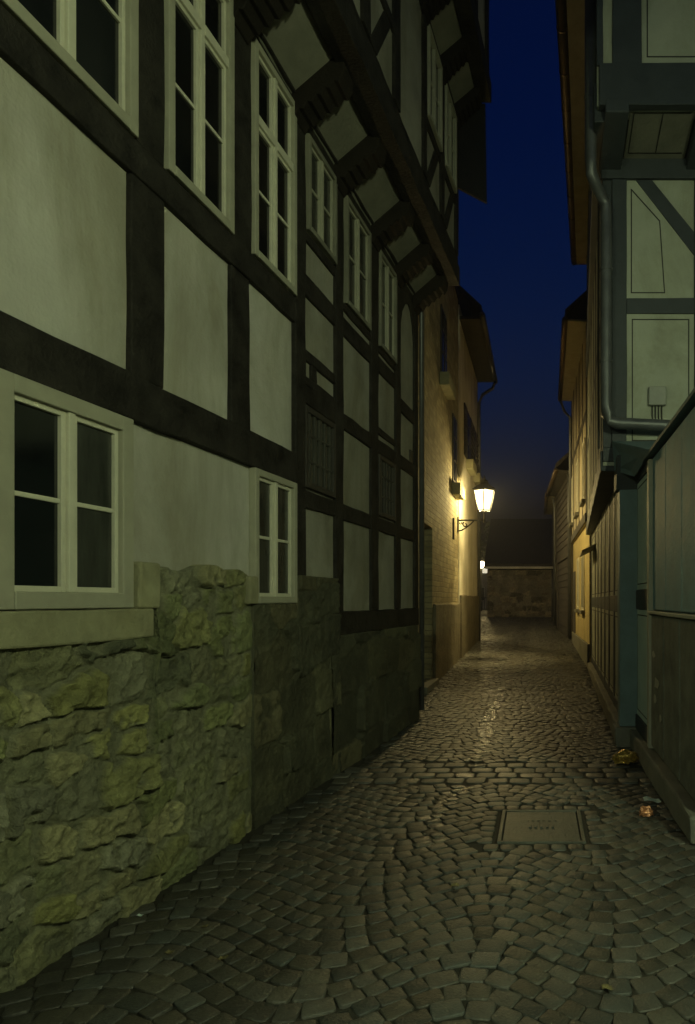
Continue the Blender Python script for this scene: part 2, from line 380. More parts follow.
COVER = (497 / 800, 0, 0)
CX0, CX1, CY0, CY1 = -.285, .305, 5.27 * KS, 6.08 * KS      # inspection cover in the street
BY0, BY1 = 6.98 * KS, 7.86 * KS                              # band of larger setts
def cobbles():
    V = []; F = []; C = []; WET = []
    path = [(FPX * EYE / (py - 600) * (px - 540) / FPX, FPX * EYE / (py - 600)) for px, py in ((505, 690), (490, 715), (481, 745), (470, 775), (452, 795), (436, 812), (425, 850))]
    def wet(x, y):
        for (xa, ya), (xb, yb) in zip(path, path[1:]):
            if yb <= y <= ya:
                t = (y - ya) / (yb - ya); return abs(x - (xa + (xb - xa) * t)) < .085
        return False
    rs = random.Random(3)
    def stone(cx, cy, w_, h_, ang, top, col, rnd=.10, hi=True):
        # squarish block with rounded corners, rounded shoulder and a slightly tilted top
        ca, sa = math.cos(ang), math.sin(ang); tx, ty = rs.gauss(0, .024), rs.gauss(0, .024); k = len(V)
        oct_ = []
        jit = [rs.uniform(.9, 1.05) for _ in range(4)]
        for q, (sx, sy) in enumerate(((-1, -1), (1, -1), (1, 1), (-1, 1))):
            ax, ay = sx * w_ / 2 * jit[q], sy * h_ / 2 * jit[(q + 1) % 4]
            r1, r2 = rnd * w_, rnd * h_
            if q in (0, 2): oct_ += [(ax, ay - sy * r2), (ax - sx * r1, ay)]
            else: oct_ += [(ax - sx * r1, ay), (ax, ay - sy * r2)]
        g = gz(cy)
        for (s_, zz) in ((1.0, -.03), (.99, -.0045), (.965, -.0008), (.88, .0008)):
            for (x, y) in oct_:
                x2, y2 = x * s_, y * s_
                V.append((cx + x2 * ca - y2 * sa, cy + x2 * sa + y2 * ca, g + zz + top + (tx * x2 + ty * y2 if zz > -.02 else 0)))
        V.append((cx, cy, g + .0015 + top))
        for ring in range(3):
            for i in range(8):
                F.append((k + ring * 8 + i, k + ring * 8 + (i + 1) % 8, k + ring * 8 + 8 + (i + 1) % 8, k + ring * 8 + 8 + i))
        for i in range(8): F.append((k + 24 + i, k + 24 + (i + 1) % 8, k + 32))
        C.extend([col] * 33); WET.extend([rs.uniform(.6, 1) if wet(cx, cy) else rs.choice((0, 0, 0, .1, .25))] * 33)
    def colr(m=1.0):
        v = rs.uniform(.055, .125) * m; t = rs.random()
        if t < .5: return (v, v * .98, v * .82)
        if t < .8: return (v, v * .95, v * .74)
        return (v * .9, v * .97, v * .86)
    def ok(x, y):
        if y < 1.2 or y > 33.3: return False
        if not (lx(y) + .03 < x < rx(y) - .04): return False
        if CX0 - .15 < x < CX1 + .15 and CY0 - .125 < y < CY1 + .13: return False
        if BY0 - .02 < y < BY1 + .03: return False
        return True
    row = .117; y = .4; WL = 1.5; AM = .175
    fy = lambda x: AM * math.cos(2 * math.pi * (x + .35 + .1 * math.sin(x * 1.3)) / WL) + .05 * math.sin(x * .9)
    while y < 34:
        x = -9.2 + rs.uniform(0, .1)
        while x < 1.5:
            ln = rs.uniform(.095, .145); sl = (fy(x + .07) - fy(x + .01)) / .06; c_ = math.cos(math.atan(sl)); st = ln * c_
            xm = x + st / 2; ym = y + fy(xm)
            if ok(xm, ym): stone(xm, ym + rs.uniform(-.005, .005), ln * .975, row * c_ * .97, math.atan(sl) + rs.gauss(0, .035), rs.gauss(0, .0022), colr())
            x += st
        y += row * rs.uniform(.97, 1.03)
    # frame course round the cover
    def line(xa, ya, xb, yb, n, wd, m=1.0, lenf=.92):
        L = math.hypot(xb - xa, yb - ya); a = math.atan2(yb - ya, xb - xa)
        for i in range(n):
            t = (i + .5) / n
            stone(xa + (xb - xa) * t, ya + (yb - ya) * t, L / n * lenf, wd * .92, a + rs.gauss(0, .03), rs.gauss(0, .002), colr(m), .16)
    line(CX0 - .09, CY0 - .07, CX1 + .09, CY0 - .07, 7, .11); line(CX0 - .09, CY1 + .07, CX1 + .09, CY1 + .07, 7, .11)
    line(CX0 - .085, CY0, CX0 - .085, CY1, 6, .12); line(CX1 + .085, CY0, CX1 + .085, CY1, 6, .12)
    # band of bigger setts laid in running bond
    rowh = (BY1 - BY0) / 4
    for r_ in range(4):
        x = lx(BY0) + .05 - (r_ % 2) * .1
        yc = BY0 + (r_ + .5) * rowh
        while x < rx(BY0) - .05:
            ln = rs.uniform(.17, .235)
            if lx(yc) < x + ln / 2 < rx(yc) - .05:
                stone(x + ln / 2, yc + rs.uniform(-.006, .006), ln * .94, rowh * .90, rs.gauss(0, .015), rs.gauss(.001, .002), colr(1.25), .12)
            x += ln
    bb = MB(); bb.v = V; bb.f = F
    o = bb.build('cobbled_street', COBBLE, None, smooth=True, recalc=False)
    set_tone(o.data, np.array(C))
    o.data.attributes.new('wet', 'FLOAT', 'POINT').data.foreach_set('value', np.array(WET, dtype=np.float32))
    return tag(o, 'grey cobbles laid in arcs along the narrow alley', 'street', kind='structure')
cobbles()

# ------------------------------------------------------------------ left: big timber-framed house
UE = 10.75; US = -1.85
A = thing('timber_framed_house', 'tall jettied timber framed house with black beams on the left of the alley', 'house', mA(4, 0, 0))
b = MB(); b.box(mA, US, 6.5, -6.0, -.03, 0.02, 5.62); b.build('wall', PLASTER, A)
b = MB(); b.box(mA, 6.5, UE, -6.0, -.03, 0.02, 5.62); b.build('wall', PLASTER_DULL, A)  # second bay in a duller, darker plaster colour
b = MB(); b.box(mA, US, UE, -6.0, .52, 6.05, 8.12); b.build('upper_wall', PLASTER_DULL, A)
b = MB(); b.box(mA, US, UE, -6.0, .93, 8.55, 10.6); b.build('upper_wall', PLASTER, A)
J = .007
def tb(u0, u1, z0, z1, o=0.0, o0=-.05, name='beam', m=TIMBER, jit=J): return bx(name, m, A, mA, u0, u1, o0 + (o if o0 == -.05 else 0), o, z0, z1, jit, .008)
def post(u0, u1, z0, z1, o=0.0): return bx('post', TIMBER, A, mA, u0, u1, o - .05, o, z0, z1, J, .008, 'z')
# first bay group
tb(US, 6.40, 2.535, 2.775, .012); tb(US, 6.40, 3.825, 4.012, .008)
post(4.158, 4.476, 2.777, 3.823); post(5.297, 5.572, 2.777, 3.823); post(2.85, 3.1, 2.777, 3.823); post(1.4, 1.65, 2.777, 3.823); post(0, .25, 2.777, 3.823); post(-1.85, -1.6, 2.777, 3.823)
post(4.19, 4.476, 4.014, 5.6); post(5.297, 5.60, 4.014, 5.6); post(2.85, 3.1, 4.014, 5.6); post(1.4, 1.65, 4.014, 5.6)
tb(4.19, 6.40, 5.56, 5.64, -.004)
# second bay group
post(6.405, 6.62, 1.80, 5.6, .01); post(7.42, 7.64, 1.492, 5.6); post(8.59, 8.87, 1.492, 5.6); post(9.64, 9.87, 1.492, 5.6); post(10.62, 10.80, 1.492, 5.6, .004)
tb(7.30, 10.80, 1.27, 1.49, .012)
for (u0, u1) in ((6.62, 7.42), (7.64, 8.59), (8.87, 9.64), (9.87, 10.62)):
    tb(u0, u1, 2.37, 2.52, -.004); tb(u0, u1, 3.235, 3.39, -.004); tb(u0, u1, 4.14 if u0 < 9 else 3.93, 4.31 if u0 < 9 else 4.09, -.004)
    tb(u0, u1, 5.5, 5.64, -.006)
tb(6.62, 7.42, 3.60, 3.69, -.006); tb(6.62, 7.42, 3.39, 3.47, -.006); post(6.80, 6.93, 3.471, 3.599, -.006)
tb(8.87, 9.64, 3.45, 3.52, -.006); tb(6.62, 7.42, 4.60, 4.68, -.006); tb(7.64, 8.59, 4.38, 4.45, -.006); tb(8.87, 9.64, 4.36, 4.42, -.006)
# curved braces of the end bay
def brace(pts, o=0.0, name='brace'):
    bb = MB(); bb.prism(mA, pts, o - .05, o); return bb.build(name, TIMBER, A, .006)
brace([(9.87, 5.5), (9.87, 4.95), (9.98, 5.2), (10.15, 5.36), (10.32, 5.42), (10.32, 5.5)], -.008); brace([(10.62, 5.5), (10.62, 5.0), (10.55, 5.22), (10.45, 5.36), (10.325, 5.42), (10.325, 5.5)], -.008)
bx('vent', DARKGRID, A, mA, 10.42, 10.58, -.03, -.012, 3.40, 3.56)
# windows, ground floor
window(A, mA, 3.2, 4.14, 1.56, 2.533, o=.0, glass=GLASS, glass2=CURTAIN, casing=.075)
window(A, mA, 5.62, 6.40, 1.575, 2.533, o=.0, glass=CURTAIN, glass2=CURTAIN, casing=.05)
window(A, mA, 0.4, 1.5, 1.56, 2.533, o=.0, glass2=CURTAIN, casing=.075)
# windows, first floor
window(A, mA, 3.14, 4.185, 4.016, 5.555, transom=5.05, o=.0, casing=.062)
window(A, mA, 4.482, 5.292, 4.016, 5.555, transom=5.10, o=.0, casing=.055)
window(A, mA, 5.612, 6.395, 4.03, 5.555, transom=5.02, o=.0, casing=.05)
window(A, mA, 1.7, 2.8, 4.016, 5.555, transom=5.05, o=.0, casing=.062)
window(A, mA, 6.68, 7.40, 4.70, 5.5, o=-.004, casing=.045, glass=CURTAIN, frame=WINPAINT2, surround=mat('dull_surround', (.2, .195, .15), .7))  # frame colours darkened to copy the dimmer light of this bay
window(A, mA, 7.70, 8.52, 4.46, 5.5, o=-.004, casing=.045, glass=CURTAIN, frame=WINPAINT2, surround=mat('dull_surround', (.2, .195, .15), .7))
window(A, mA, 8.90, 9.62, 4.43, 5.5, o=-.004, casing=.045, glass=CURTAIN, frame=WINPAINT2, surround=mat('dull_surround', (.2, .195, .15), .7))
# dark lattice windows
def lattice(u0, u1, z0, z1, nx_, nz_):
    bb = MB(); e = ww(.045)
    bb.box(mA, u0, u0 + e, -.03, .004, z0, z1); bb.box(mA, u1 - e, u1, -.03, .004, z0, z1)
    bb.box(mA, u0 + e, u1 - e, -.03, .004, z1 - .05, z1); bb.box(mA, u0 + e, u1 - e, -.03, .008, z0, z0 + .05)
    wn = bb.build('window', DARKGRID, A, .004); wn['label'] = 'dark unpainted lattice window'
    g = MB()
    for i in range(1, nx_): 
        u = u0 + (u1 - u0) * i / nx_; t = ww(.009 if i != nx_ // 2 else .022); g.box(mA, u - t, u + t, -.03, -.006, z0 + .05, z1 - .05)
    for i in range(1, nz_):
        z = z0 + (z1 - z0) * i / nz_; g.box(mA, u0 + e, u1 - e, -.03, -.009, z - .009, z + .009)
    g.build('glazing_bars', mat('worn_bar_paint', (.05, .048, .04), .7), wn)
    bx('pane', CURTAIN, wn, mA, u0 + e * .8, u1 - e * .8, -.036, -.02, z0 + .04, z1 - .04)
lattice(6.64, 7.40, 2.54, 3.225, 6, 3); lattice(8.89, 9.62, 2.54, 3.225, 6, 3)
# first jetty: sloping boards between carved joist ends
JPAN = mat('jetty_board', (0.19, 0.185, 0.145), 0.85, 0.25, 2.5, 0.4, 30)
def cove(u0, u1, oa, za, ob, zb, m=JPAN):
    bb = MB(); p = [mA(u0, oa, za), mA(u1, oa, za), mA(u1, ob, zb), mA(u0, ob, zb)]
    bb.slab(p, (-.02, 0, .03)); return bb.build('jetty_panel', m, A)
def bracket(u0, u1, oa, za, ob, zb, m=CARVED):
    """carved corbel: rolls stepping outwards under the joist end"""
    bb = MB(); n = 12; prof = []
    for i in range(n + 1):
        t = i / n; o_ = oa + (ob - oa) * t; z_ = za - .10 + (zb - za) * t ** .9
        prof.append((o_, z_ - (.022 if i % 2 else -.012)))
    prof += [(ob + .02, zb + .06), (ob + .02, zb + .16), (oa, zb + .16)]
    k = len(prof)
    vs = [mA(u0, o_, z_) for o_, z_ in prof] + [mA(u1, o_, z_) for o_, z_ in prof]
    bb.add(vs, [tuple(range(k)), tuple(range(2 * k - 1, k - 1, -1))] + [(i, (i + 1) % k, k + (i + 1) % k, k + i) for i in range(k)])
    return bb.build('bracket', m, A, .006)
JP = [-1.7, -.9, 0.1, 1.1, 2.1, 3.1, 4.28, 5.40, 6.47, 7.50, 8.70, 9.72, 10.66]
for i, u in enumerate(JP):
    bracket(u - .13, u + .13, -.02, 5.52, .40, 5.86)
    bracket(u - .13, u + .13, .53, 8.02, .86, 8.36)
    if i + 1 < len(JP):
        cove(u + .10, JP[i + 1] - .10, -.02, 5.60, .36, 5.93); cove(u + .10, JP[i + 1] - .10, .50, 8.10, .82, 8.37)
tb(US, 10.85, 5.86, 6.10, .56, .34); tb(US, 10.85, 6.10, 6.24, .535, .44)
tb(US, 10.85, 8.34, 8.60, .99, .80); tb(US, 10.85, 8.60, 8.72, .955, .84)
tb(US, 10.85, 5.62, 5.66, .03, -.03)
bx('jetty_floor', TIMBER, A, mA, US, 10.80, -.2, .50, 5.96, 6.02); bx('jetty_floor', TIMBER, A, mA, US, 10.80, .3, .92, 8.41, 8.46)
# second storey frame
for (a, c_) in ((-1.85, -1.6), (0, .25), (2.0, 2.25), (4.15, 4.45), (5.3, 5.55), (6.4, 6.62), (7.40, 7.62), (8.64, 8.80), (9.62, 9.82), (10.6, 10.82)):
    post(a, c_, 6.24, 8.1, .55); post(a, c_, 8.72, 10.6, .96)
for (u0, u1) in ((6.62, 7.40), (7.62, 8.64), (8.80, 9.62), (9.82, 10.6)):
    if u0 != 7.62: tb(u0, u1, 6.84, 6.95, .545, .49)
    tb(u0, u1, 7.98, 8.12, .545, .49)
def brace2(u0, u1, z0, z1, wd, o): brace([(u0, z0), (u0 + wd, z0), (u1 + wd, z1), (u1, z1)], o)
brace2(6.64, 7.10, 6.96, 7.96, .22, .54); brace2(8.82, 9.30, 6.25, 6.83, .2, .54); brace2(9.84, 10.3, 6.25, 6.83, .2, .54); brace2(6.64, 7.1, 6.25, 6.83, .2, .54)
window(A, mA, 8.84, 9.58, 6.96, 7.97, o=.55, casing=.045, glass=CURTAIN, frame=WINPAINT2); window(A, mA, 9.86, 10.56, 6.96, 7.97, o=.55, casing=.045, glass=CURTAIN, frame=WINPAINT2)
# hung slate cheek closing the far end under the top jetty
b = MB(); pts = [mA(10.86, .50, 8.34), mA(10.86, .90, 8.34), mA(10.86, .92, 7.0), mA(10.86, .50, 7.22)]
b.slab(pts, (0, .05, 0)); b.build('weather_cheek', SLATE, A)
# roof
b = MB(); z0 = 10.55
b.slab([mA(US - .3, 1.35, z0 - .2), mA(11.0, 1.35, z0 - .2), mA(11.0, -2.6, z0 + 5.2), mA(US - .3, -2.6, z0 + 5.2)], (0, 0, .2))
b.slab([mA(US - .3, -2.6, z0 + 5.2), mA(11.0, -2.6, z0 + 5.2), mA(11.0, -6.4, z0 - .2), mA(US - .3, -6.4, z0 - .2)], (0, 0, .2))
b.build('roof', ROOF, A)
b = MB(); b.prism(lambda u, o, z: mA(10.7 + o, u, z), [(-6, 10.55), (.93, 10.55), (-2.6, 15.5)], -.1, 0); b.build('gable', BOARDS, A)
# stone base of the house
GREENS = [(.29, .31, .13), (.22, .24, .11), (.33, .33, .14), (.16, .17, .10), (.30, .30, .20), (.35, .345, .13), (.36, .34, .18)]
def capz(u): return 1.79 + .018 * math.sin(u * 5.3) + .014 * math.sin(u * 13 + 1)
relief('rubble_base', A, mA, -1.0, 2.96, lambda u: -.03, lambda u: 1.44, .0, (.13, .24), (.16, .42), .034, .042, GREENS, (.23, .23, .14), RUBBLE, 5, step=.03)
relief('rubble_base', A, mA, 2.96, 5.615, lambda u: -.03, lambda u: 1.40 if u < 4.33 else capz(u), .0, (.12, .23), (.15, .42), .034, .042, GREENS, (.23, .23, .14), RUBBLE, 8, step=.0075)
GREY = [(.13, .125, .07), (.10, .10, .06), (.15, .135, .075), (.09, .09, .055)]
relief('block_base', A, mA, 5.59, 7.44, lambda u: -.03, lambda u: 1.57 if u < 6.42 else 1.80, .005, (.26, .40), (.3, .75), .02, .022, GREY, (.09, .087, .05), ASHLAR, 14, step=.0125, warp=.03, flush=.25, rough=.010)
relief('block_base', A, mA, 7.22, 10.82, lambda u: -.03, lambda u: 1.27, .01, (.38, .44), (.6, 1.1), .012, .016, GREY, (.075, .072, .045), ASHLAR, 16, step=.02, warp=.015, flush=.05, rough=.005)
# rendered sill and jamb block of the near window
b = MB(); b.box(mA, 1.6, 4.30, -.03, .04, 1.40, 1.555, .006, 'u'); b.build('window_ledge', RENDER_ST, A, .012)
b = MB(); b.box(mA, 4.145, 4.345, -.03, .05, 1.555, 1.80, .006, 'z'); b.build('jamb_block', RENDER_ST, A, .014)
b = MB(); b.box(mA, 5.47, 5.615, -.03, .045, 1.57, 1.765, .006, 'z'); b.build('jamb_block', RENDER_ST, A, .014)
# end return of the house
downpipe = MB(); downpipe.tube([mA(10.9, .03, .1), mA(10.9, .03, 5.55), mA(10.9, .2, 5.8)], .035, 10); downpipe.build('downpipe', ZINC, A, smooth=True)

# ------------------------------------------------------------------ left: stone house and white house
Bh = thing('stone_house', 'lime washed coursed stone house beyond the timber framed house with a dark door', 'house', mB(15, 0, 0))
b = MB(); b.box(mB, 10.85, 13.55, -7, 0, 0, 9.0); b.box(mB, 13.55, 15.0, -7, 0, 2.95, 9.0); b.box(mB, 15.0, 19.75, -7, 0, 0, 9.0); b.box(mB, 13.55, 15.0, -7, -.35, 0, 2.95)
b.build('wall', BRICK, Bh)
d_ = bx('door', SHUTTER, Bh, mB, 13.58, 14.97, -.33, -.28, .06, 2.92, bevel=.01)
for k in range(3): bx('door_panel', SHUTTER, d_, mB, 13.75, 14.8, -.28, -.255, .25 + k * .9, .95 + k * .9, bevel=.012)
bx('door_step', CONCRETE, Bh, mB, 13.5, 15.1, -.3, .12, 0, .13, bevel=.02)
b = MB(); b.box(mB, 15.05, 19.76, 0, .06, 0, 1.52, .01, 'u'); b.build('plinth', PLINTH_DARK, Bh, .02)
def bwin(parent, u0, u1, z0, z1, sill=True, mp=mB):
    wn = bx('window', SHUTTER, parent, mp, u0, u1, 0, .03, z0, z1, bevel=.006)
    bx('pane', GLASS, wn, mp, u0 + .07, u1 - .07, .03, .036, z0 + .07, z1 - .07)
    b = MB(); b.box(mp, (u0 + u1) / 2 - .04, (u0 + u1) / 2 + .04, .036, .048, z0 + .07, z1 - .07)
    for k in (1, 2): b.box(mp, u0 + .07, (u0 + u1) / 2 - .04, .036, .045, z0 + (z1 - z0) * k / 3 - .02, z0 + (z1 - z0) * k / 3 + .02); b.box(mp, (u0 + u1) / 2 + .04, u1 - .07, .036, .045, z0 + (z1 - z0) * k / 3 - .02, z0 + (z1 - z0) * k / 3 + .02)
    b.build('glazing_bars', SHUTTER, wn)
    if sill:
        bx('sill', RENDER_ST, wn, mp, u0 - .15, u1 + .2, 0, .20, z0 - .28, z0 - .01, bevel=.02)
bwin(Bh, 16.2, 17.1, 6.2, 7.6); bwin(Bh, 18.4, 19.2, 4.3, 5.9)
bx('wall_anchor', IRON, Bh, mB, 18.47, 18.56, 0, .04, 3.0, 3.5, bevel=.008)
b = MB(); b.slab([(-1.97, 10.85 * KS, 8.98), (-1.97, 19.75 * KS, 8.98), (-5.5, 19.75 * KS, 13), (-5.5, 10.85 * KS, 13)], (0, 0, .15)); b.build('roof', ROOF, Bh)

Ch = thing('white_house', 'pale rendered house at the end of the left row behind the lit lantern', 'house', mB(23, 0, 0))
b = MB(); b.box(mB, 19.76, 25.5, -7, .03, 0, 8.9); b.build('wall', WHITEWALL, Ch)
b = MB(); b.box(mB, 19.80, 25.55, .03, .08, 0, 1.72, .012, 'u'); b.box(mB, 25.5, 25.55, -6, .03, 0, 1.72, .012, 'z'); b.build('plinth', PLINTH_DARK, Ch, .02)
def shut(u0, u1, z0, z1):
    bwin(Ch, u0, u1, z0, z1, True, lambda u, o, z: mB(u, o + .03, z))
    for (a, c_) in ((u0 - .75, u0 - .06), (u1 + .06, u1 + .75)):
        bb = MB(); bb.box(mB, a, c_, .031, .07, z0, z1)
        for k in range(8): 
            zz = z0 + .1 + (z1 - z0 - .2) * k / 7.0; bb.box(mB, a + .08, c_ - .08, .07, .085, zz - .05, zz + .03)
        bb.build('shutter', SHUTTER, Ch, .006)
shut(21.6, 22.5, 5.4, 6.75); shut(24.0, 24.7, 5.4, 6.75)
b = MB()
b.slab([(-1.44, 19.7 * KS, 8.68), (-1.44, 25.5 * KS, 8.68), (-4.6, 25.5 * KS, 11.6), (-4.6, 19.7 * KS, 11.6)], (0, 0, .18))
b.build('roof', ROOF, Ch)
b = MB(); b.box(mB, 19.76, 25.5, .03, .55, 8.54, 8.62); b.build('soffit', BOARDS, Ch)  # dark board colour stands in for the unlit underside of the eave
b = MB(); b.tube([(-1.42, 19.6 * KS, 8.60), (-1.42, 25.55 * KS, 8.57)], .075, 10); b.build('gutter', ZINC, Ch, smooth=True)
b = MB(); b.tube([(-1.42, 25.3 * KS, 8.5), (-1.5, 25.32 * KS, 8.3), (-1.82, 25.34 * KS, 8.1), (-1.93, 25.35 * KS, 7.85), (-1.93, 25.35 * KS, gz(25 * KS))], .05, 10); b.build('downpipe', ZINC, Ch, smooth=True)

# ------------------------------------------------------------------ wall lanterns
LGLASS = emit('lantern_glass', (1.0, 0.78, 0.38), 0.65, 0.6)
BULB = emit('bulb_glow', (1.0, 0.80, 0.45), 1.6)
def lantern(loc, label, watts, colr, reach=.63, lz=.64):
    """root at the wall fixing, arm along +X"""
    t = thing('wall_lantern', label, 'street lamp', (0, 0, 0), 'wall lanterns of the alley')
    b = MB(); I = lambda u, o, z: (u, o, z)
    b.box(I, 0, .03, -.05, .05, -.28, .10); b.build('wall_plate', IRON, t, .006)
    b = MB(); b.box(I, .03, reach + .02, -.018, .018, .0, .036)
    b.tube([(.03, 0, -.24), (.10, 0, -.23), (.22, 0, -.16), (.34, 0, -.06), (.40, 0, 0)], .017, 8)
    sp = [(.20 + (.075 - .011 * a) * math.cos(a * 1.0 + 2.2), 0, -.085 + (.075 - .011 * a) * math.sin(a + 2.2)) for a in [i * .35 for i in range(18)]]
    b.tube(sp, .017, 6)
    sp = [(.075 + (.04 - .006 * a) * math.cos(-a + 1), 0, -.05 + (.04 - .006 * a) * math.sin(-a + 1)) for a in [i * .4 for i in range(14)]]
    b.tube(sp, .013, 6); b.build('arm', IRON, t)
    b = MB(); b.tube([(reach, 0, -.05), (reach, 0, -.02), (reach, 0, .10), (reach, 0, .20), (reach, 0, .235)], [.012, .03, .018, .022, .09], 10); b.build('stem', IRON, t)
    zb, zt, rb, rt = .25, .74, .165, .285
    cage = MB(); pan = []
    for k in range(6):
        a0, a1 = math.pi / 3 * k + math.pi / 6, math.pi / 3 * (k + 1) + math.pi / 6
        P = lambda r_, a, z: (reach + r_ * math.cos(a), r_ * math.sin(a), z)
        cage.tube([P(rb, a0, zb), P(rt, a0, zt)], .011, 6)
        cage.tube([P(rt, a0, zt), P(rt, a1, zt)], .014, 6); cage.tube([P(rb, a0, zb), P(rb, a1, zb)], .014, 6)
        g = MB(); g.slab([P(rb * .97, a0, zb), P(rb * .97, a1, zb), P(rt * .97, a1, zt), P(rt * .97, a0, zt)], (0, 0, .004)); g.build('pane', LGLASS, t)
    cage.build('cage', IRON, t)
    b = MB(); n = 6
    prof = [(rt + .035, zt + .012), (rt + .03, zt + .035), (.13, zt + .15), (.11, zt + .20), (.115, zt + .22), (.02, zt + .30), (.03, zt + .33), (.005, zt + .38)]
    vs = [(reach + r_ * math.cos(math.pi / 3 * k + math.pi / 6), r_ * math.sin(math.pi / 3 * k + math.pi / 6), z) for r_, z in prof for k in range(n)]
    fs = [(i * n + k, i * n + (k + 1) % n, (i + 1) * n + (k + 1) % n, (i + 1) * n + k) for i in range(len(prof) - 1) for k in range(n)] + [tuple(range(n))]
    b.add(vs, fs); b.build('cap', IRON, t)
    b = MB(); b.tube([(reach, 0, .30), (reach, 0, .36), (reach, 0, .44), (reach, 0, .50)], [.02, .05, .05, .015], 10); b.build('bulb', BULB, t, smooth=True)
    ld = bpy.data.lights.new('lamp_light', 'POINT'); ld.energy = watts; ld.color = colr; ld.shadow_soft_size = .09
    lo = bpy.data.objects.new('lamp_light', ld); COL.objects.link(lo); lo.parent = t; lo.location = (reach, 0, lz)
    t.location = loc
    return t
lantern((-2.02 + .0, 19.55 * KS, 3.53), 'lit glass wall lantern on a scrolled iron arm on the stone house', LAMP_W, LAMP_COL, .66, .57)
# a second lantern of the same kind on the house behind the photographer
nl = lantern((3.75, -1.0, 3.75), 'wall lantern on the corner house behind the viewpoint, out of the picture', NEAR_W, NEAR_COL, .66); nl.rotation_euler = (0, 0, math.pi)
l2 = lantern((-4.66, -5.5, 3.7), 'wall lantern left behind the viewpoint, out of the picture', 680, (0.85, 1.0, 0.62), .66)
l3 = lantern((-2.62, 25.62 * KS, 3.9), 'wall lantern on the hidden end wall of the white house, lighting the square', 420, LAMP_COL, .66); l3.rotation_euler = (0, 0, math.pi / 2)
Gh = thing('back_house', 'plain plastered house left behind the viewpoint, out of the picture', 'house', (-8, -8, 0))
b = MB(); b.box(lambda u, o, z: (u, o, z), -12, -4.66, -14, -4.2, 0, 6.5); b.build('wall', PLASTER_DULL, Gh)
b = MB(); b.slab([(-12.3, -14.3, 6.4), (-12.3, -3.9, 6.4), (-8.5, -3.9, 10), (-8.5, -14.3, 10)], (0, 0, .2)); b.slab([(-4.6, -14.3, 6.4), (-4.6, -3.9, 6.4), (-8.5, -3.9, 10), (-8.5, -14.3, 10)], (0, 0, .2)); b.build('roof', ROOF, Gh)
Nh = thing('corner_house', 'plain plastered house behind the viewpoint, out of the picture', 'house', (6, -3, 0))
b = MB(); b.box(lambda u, o, z: (u, o, z), 3.75, 10, -8, 2.4, 0, 6.5); b.build('wall', PLASTER_DULL, Nh)
b = MB(); b.slab([(3.4, -8.2, 6.4), (3.4, 2.5, 6.4), (7.35, 2.5, 9.5), (7.35, -8.2, 9.5)], (0, 0, .2)); b.slab([(7.35, -8.2, 9.5), (7.35, 2.5, 9.5), (10.4, 2.5, 6.4), (10.4, -8.2, 6.4)], (0, 0, .2)); b.build('roof', ROOF, Nh)

# ------------------------------------------------------------------ right: low blue annexe
R0 = thing('entrance_annexe', 'low blue painted annexe with pale panels at the right edge of the alley', 'annexe', (1.6, 6, 0))
m0 = alley(1.06, 0.0)
F0 = front(8.85)
b = MB(); b.box(m0, 5.2, 8.8, -2.2, -.03, 0, 2.95); b.build('wall', BLUEPILLAR, R0)
bx('plinth', CONCRETE, R0, m0, 5.2, 8.75, -.03, .09, 0, .20, .012, .02)
bx('kick_board', BLUETIM, R0, m0, 7.66, 8.76, -.03, .02, .20, .36, 0, .006)
bx('rail', BLUETIM, R0, m0, 7.66, 8.76, -.03, .014, 1.50, 1.71, .004, .006)
bx('panel', PALEPANEL, R0, m0, 7.66, 8.76, -.03, .0, .36, 1.50); bx('panel', PALEPANEL, R0, m0, 7.66, 8.76, -.03, .0, 1.71, 2.86)
def rect_line(mp, parent, u0, u1, z0, z1, o, t=.008, pts=None):
    bb = MB(); tu = t
    P = pts or [(u0, z0), (u1, z0), (u1, z1), (u0, z1)]
    for i in range(len(P)):
        (ua, za), (ub, zb) = P[i], P[(i + 1) % len(P)]
        L = math.hypot(ub - ua, zb - za); nx_, nz_ = -(zb - za) / L * t / 2, (ub - ua) / L * t / 2
        ex, ez = (ub - ua) / L * t / 2, (zb - za) / L * t / 2
        bb.prism(mp, [(ua - ex + nx_, za - ez + nz_), (ub + ex + nx_, zb + ez + nz_), (ub + ex - nx_, zb + ez - nz_), (ua - ex - nx_, za - ez - nz_)], o, o + .002 + .0004 * i)
    return bb.build('painted_line', PAINTLINE, parent)
rect_line(m0, R0, 7.74, 8.68, .42, 1.44, .0005, .01); rect_line(m0, R0, 7.74, 8.68, 1.77, 2.80, .0005, .01)
bx('door_jamb', WINPAINT2, R0, m0, 7.54, 7.66, -.03, .035, .20, 2.93, .003, .006)
bx('lintel', BLUETIM, R0, m0, 7.67, 8.76, -.03, .02, 2.86, 2.95, .003, .006)
bx('ledge', WINPAINT2, R0, m0, 5.2, 7.53, -.03, .05, 1.47, 1.50, .003, .006)
for k in range(3):
    bx('weathered_panel', OLDBOARD, R0, m0, 5.22 + k * .77, 5.95 + k * .76, -.03, .02, .24, 1.465, .006, .01)
rs_p = random.Random(5)
for (u, z, hw, hh) in ((7.3, 1.10, .10, .035), (7.12, .86, .16, .06), (7.22, .70, .09, .05), (6.9, .58, .07, .04)):
    b = MB(); b.prism(m0, [(u + hw * math.cos(a) * rs_p.uniform(.6, 1.1), z + hh * math.sin(a) * rs_p.uniform(.6, 1.1)) for a in [i * math.pi / 4 for i in range(8)]], .021, .024); b.build('paper_scrap', WINPAINT2, R0)
for k in range(3): bx('board', mat('pale_blue_board', (.19, .31, .34), .65, .2, 5, .4, 40), R0, m0, 5.21 + k * .777, 5.975 + k * .777, -.03, .0, 1.51, 2.93, .003, .006)
b = MB()
